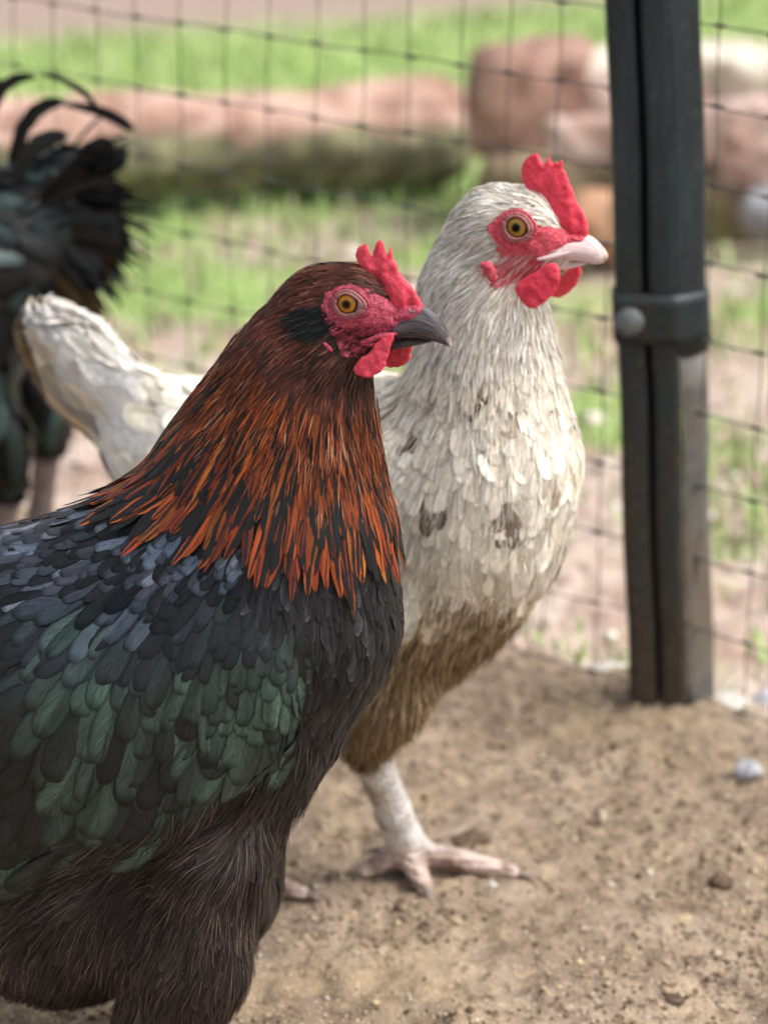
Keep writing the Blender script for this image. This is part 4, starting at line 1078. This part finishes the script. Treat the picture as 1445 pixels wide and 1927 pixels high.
# face
face_mesh('face', fB, B, BH, FACE2, skin2, hen2, (973, 427), 44, off=.0006)
lid2 = plain('eyelid_pink', (.26, .07, .07), (.42, .17, .17), 900, .5)
eye(fB, B, BH.f, 973, 427, .0050, iris_mat('iris_gold', (.44, .24, .04)), (lid2, skin2), hen2, .12)
COMB2 = [(979, 341), (976, 324), (981, 301), (995, 288), (1011, 284), (1016, 293), (1023, 308), (1028, 296), (1033, 285), (1037, 292), (1039, 312), (1043, 290), (1048, 286), (1051, 308), (1055, 296), (1060, 300), (1061, 318), (1066, 320), (1070, 334), (1073, 349), (1080, 357), (1082, 371), (1095, 390), (1105, 412), (1110, 437), (1106, 456), (1075, 448), (1040, 432), (1030, 410), (1022, 385), (1004, 368), (990, 356)]
plate('comb', COMB2, BH.at, 1, .0030, BH.r, 0., comb2, hen2, tip=.35, crease=.0008)
W2 = [(1052, 496), (1057, 520), (1056, 533), (1042, 557), (1026, 574), (1006, 581), (990, 576), (976, 562), (964, 538), (980, 522), (1002, 512), (1018, 500), (1034, 490)]
plate('wattle', W2, BH.at, 1, .0018, BH.r, .0150, comb2, hen2, bend=.003, mirror=-.0055)
LB2 = [(898, 491), (912, 489), (926, 490), (936, 508), (934, 538), (924, 541), (909, 520)]
plate('ear_lobe', LB2, BH.at, 1, .0024, BH.r, .0225, skin2, hen2, bend=-.002, mirror=0)
bk2 = beak_mat('beak_pale_horn', (.56, .40, .39), (.76, .63, .62), (.36, .24, .14), 0, .84, 1.02)
mp = B.m(1000, 450)
beak('upper_beak', [(1050, 452, 1048, 486, 40 * mp, .9), (1070, 444, 1068, 488, 34 * mp, .9), (1090, 440, 1088, 490, 28 * mp, .85), (1108, 442, 1104, 493, 22 * mp, .8), (1122, 452, 1116, 496, 18 * mp, .8), (1134, 464, 1126, 498, 13 * mp, .8), (1141, 474, 1135, 495, 8 * mp, .8), (1145, 482, 1142, 490, 3 * mp, 1)], BH, bk2, hen2)
beak('lower_beak', [(1040, 482, 1040, 508, 28 * mp, .9), (1060, 486, 1058, 508, 23 * mp, .9), (1080, 489, 1078, 504, 17 * mp, .9), (1098, 491, 1096, 499, 10 * mp, .9), (1108, 493, 1108, 497, 4 * mp, 1)], BH, bk2, hen2)
plate('nostril', [(1070, 442), (1085, 443), (1098, 452), (1094, 458), (1080, 458), (1068, 450)], BH.at, 1, .0014, BH.r, .0082, skin2, hen2)
plate('cere', [(1030, 440), (1060, 434), (1100, 438), (1108, 448), (1098, 460), (1055, 474), (1030, 470)], BH.at, 1, .0066, BH.r, .0, skin2, hen2)
for s_ in (1, -1):
    pts = [BH.at(x, y, s_ * l) for x, y, l in ((1028, 474, .0128), (1045, 472, .0122), (1065, 468, .0108), (1085, 465, .009))]
    mk('gape', *tube(np.array(pts), np.array([.0006, .0012, .0013, .0005]), 8), bk2, hen2)
# legs
an = ground_at(765, 1600, .012); an[2] = .014
tg = lambda x, y, z=.005: np.array([*ground_at(x, y, z)[:2], z])
leg(hen2, B.at(752, 1350, .030), an, [(tg(965, 1640), .0058), (tg(800, 1672), .0058), (tg(685, 1640), .0056), (tg(715, 1600, .008), .0036)], .0105, .0098, shank_m, claw_m)
an2 = tg(455, 1640, .014)
leg(hen2, B.at(600, 1330, -.030), an2, [(tg(572, 1680), .005), (tg(500, 1720), .0046), (tg(400, 1690), .0044), (tg(430, 1610, .008), .0036)], .009, .0078, shank_m, claw_m)
k = 420; t0 = B.at(692, 1375, .036)
uu = rng.random(k) * .62; aa = rng.random(k) * 6.283

# ------------------------------------------------------------------ the rooster behind, turned away to the left
C = Frame(-.285, 1.72, 168)                                  # faces left
C.f = np.array([-math.cos(math.radians(12)), math.sin(math.radians(12)), 0]); C.r = np.array([-math.sin(math.radians(12)), -math.cos(math.radians(12)), 0])
pr = chain(C, [(60, 470, 90), (-40, 520, 165), (-220, 560, 190)], k=.9, s=.04)
pr += chain(C, [(-220, 560, 170), (-380, 480, 130), (-450, 250, 80), (-470, 130, 62)], k=.8, s=.03)
pr += chain(C, [(-470, 125, 60), (-530, 130, 42)], k=.8, s=.01)
pr += chain(C, [(60, 420, 80), (130, 330, 50)], k=.6, s=.03)
for sg in (1, -1): pr += chain(C, [(-50, 640, 95, sg * .04), (20, 800, 62, sg * .04), (55, 860, 30, sg * .04)], k=.8, s=.02)
fC = make_sdf(pr)
a_ = C.at(260, 500); b_ = C.at(-620, 500)
V, Q = surface_nets(fC, (b_[0] - .03, 1.72 - .14, .01), (a_[0] + .03, 1.72 + .26, .60), .006)
roo = thing('rooster', 'black and orange rooster with arching tail feathers at the left edge', 'rooster', (-.315, 1.72, 0))
mk('body', V, Q, under_dark, roo)
flC = flow_field(C, [(-470, 120, .6, .8), (-430, 300, .35, 1), (-330, 450, .7, .7), (-150, 420, 1, .2), (0, 400, 1, .25), (-250, 600, .6, .8), (-50, 560, .8, .7), (-50, 700, .3, 1), (30, 800, .1, 1), (100, 420, 1, -.2), (-350, 620, .1, 1)])
cand, area = mesh_samples(V, Q, 60000); px, py, _ = pix(C.near(cand)); order = rng.permutation(len(cand))
kc = order[darts(cand[order], np.where(py[order] < 330, .006, .011))]; n = len(kc)
c = pick([(.009, .010, .010), (.018, .030, .028), (.006, .006, .007), (.035, .06, .055)], n, [.37, .23, .28, .12])
og = ((px[kc] < 10) & (py[kc] > 280) & (py[kc] < 600) & (vnoise(cand[kc], 26, 5) > -.25)) | (px[kc] < -330) & (py[kc] < 480)
c[og] = pick([(.26, .055, .010), (.19, .033, .008), (.30, .085, .012)], int(og.sum()))
fs = grow(fC, flC, cand[kc], np.where(og, .05, .04) * rng.uniform(.8, 1.3, n), np.where(og, .009, .017) * rng.uniform(.8, 1.2, n), LANCE, U3, h0=.001, slope=.13, cup=.25, roll=.2, jit=.2)
plumage('plumage', fs, c, par4(n, 0, 0, .2), black_m, roo)
def arc_feathers(name, arcs, widths, cols, metal, parent, depth=None):
    S = []; T = []; N = []
    for i, a in enumerate(arcs):
        l = depth[i] if depth else rng.normal(0, .012)
        P0, P1, P2 = [C.at(x, y, l + k * .004 * (1 if l > 0 else -1)) for k, (x, y) in enumerate(a)]
        t = OVATE[0][:, None]; p = P0 * (1 - t) ** 2 + 2 * P1 * t * (1 - t) + P2 * t ** 2
        d = nz(np.gradient(p, axis=0)); nn = C.r * (1 if l > 0 else -1) + rng.normal(0, .25, 3); nn = nz(nn - d * (d @ nn)[:, None])
        S.append(p); T.append(d); N.append(nn)
    n = len(arcs)
    fs = sweep(np.array(S), np.array(T), np.array(N), np.asarray(widths), OVATE, U5, .2, rng.normal(0, .15, n))
    return plumage(name, fs, cols, par4(n, 0, 0, metal), black_m, parent)
arcs = []
for i in range(64):
    a = math.radians(-62 + 112 * rng.random()); r_ = rng.uniform(120, 208)
    arcs.append([(50 + rng.normal(0, 18), 420 + rng.normal(0, 25)), (60 + math.cos(a) * r_ * .6, 410 - math.sin(a) * r_ * .6 - 25), (62 + math.cos(a) * r_, 410 - math.sin(a) * r_ + 10)])
arc_feathers('tail_feathers', arcs, rng.uniform(.009, .020, len(arcs)), pick([(.008, .008, .009), (.012, .014, .014), (.03, .05, .05)], len(arcs), [.6, .25, .15]), .2, roo)
wis = []
for i in range(90):
    a = math.radians(-75 + 135 * rng.random()); r_ = rng.uniform(150, 235)
    wis.append([(50 + rng.normal(0, 22), 420 + rng.normal(0, 35)), (60 + math.cos(a) * r_ * .6, 405 - math.sin(a) * r_ * .6 - 35 * rng.random()), (62 + math.cos(a) * r_, 412 - math.sin(a) * r_ + 45 * rng.random())])
arc_feathers('tail_wisps', wis, rng.uniform(.0015, .004, len(wis)), pick([(.007, .007, .008), (.02, .014, .01)], len(wis)), .1, roo)
sick = [[(20, 420), (-60, 120), (90, 132)], [(90, 132), (165, 140), (202, 190)], [(20, 430), (-10, 195), (110, 205)], [(110, 205), (190, 215), (235, 262)], [(-20, 440), (-130, 130), (40, 150)], [(30, 420), (30, 240), (150, 240)], [(60, 430), (120, 300), (232, 300)]]
arc_feathers('sickle_feathers', sick, [.008, .005, .010, .008, .010, .012, .012], pick([(.010, .012, .012), (.02, .03, .03)], 7), .2, roo, [.01, .012, -.01, -.012, .006, .012, -.008])
drop = [[(110, 470), (170, 510), (215, 575)], [(90, 480), (150, 520), (185, 560)], [(70, 500), (120, 540), (150, 585)], [(120, 440), (200, 420), (252, 440)], [(100, 450), (190, 460), (240, 470)]]
arc_feathers('saddle_feathers', [[(-40, 320), (10, 320), (48, 362)], [(-50, 400), (0, 420), (36, 460)], [(-60, 350), (-10, 380), (24, 430)], [(-70, 470), (0, 540), (10, 680)], [(-90, 480), (-20, 560), (-4, 730)], [(-60, 430), (10, 480), (20, 590)]], [.016, .016, .014, .012, .014, .011], pick([(.34, .10, .022), (.27, .07, .018)], 6), .0, roo, [.062, .066, .064, .070, .074, .068])
arc_feathers('covert_feathers', drop, [.012, .016, .018, .02, .02], pick([(.012, .012, .012), (.06, .035, .012)], 5), .1, roo, [.02, .025, .03, .015, .01])
CR = [(-520, 90), (-535, 40), (-510, 55), (-500, 20), (-480, 45), (-462, 15), (-448, 45), (-425, 35), (-428, 70), (-450, 90)]
plate('comb', CR, C.at, 1, .004, C.r, 0, comb2, roo, h=.002)
plate('wattle', [(-520, 165), (-500, 165), (-490, 210), (-505, 240), (-525, 215)], C.at, 1, .003, C.r, .008, comb2, roo, h=.002)
plate('beak', [(-540, 110), (-575, 125), (-600, 145), (-570, 142), (-540, 148)], C.at, 1, .006, C.r, 0, bk1, roo, h=.002)
for sg in (1, -1):
    top = C.at(55, 850, sg * .04); an3 = np.array([top[0] - .012, top[1], .018])
    leg(roo, top, an3, [(an3 + np.array([-.06, -.01, -.012]), .006), (an3 + np.array([-.045, -.045, -.012]), .0055), (an3 + np.array([-.045, .04, -.012]), .0055), (an3 + np.array([.035, 0, -.012]), .0045)], .009, .0085, shank_dark, claw_m)

# a little heap of dirt and a shed feather behind the white hen's foot
p = ground_at(880, 1585); p[2] = .002
tag(stone('clod', p, .009, (1.6, .8, .5), bpy.data.materials['clod'], 77), 'flat dark clod of dirt just behind the long toe of the white hen', 'clod')
P0 = ground_at(815, 1575, .004); P2 = ground_at(905, 1535, .016); t = OVATE[0][:, None]
S = (P0 * (1 - t) + P2 * t)[None]; d = nz((P2 - P0)[None])[0]; up = nz((np.array([0, -.5, .8]) - d * (np.array([0, -.5, .8]) @ d))[None])[0]
fs = sweep(S, np.repeat(d[None], 9, 0)[None], np.repeat(up[None], 9, 0)[None], np.array([.009]), LANCE, U5, .25, np.zeros(1))
o = plumage('shed_feather', fs, np.array([[.36, .28, .21]]), par4(1), white_m, None, kind='thing')
tag(o, 'small dirty feather lying on the dirt behind the foot of the white hen', 'feather')
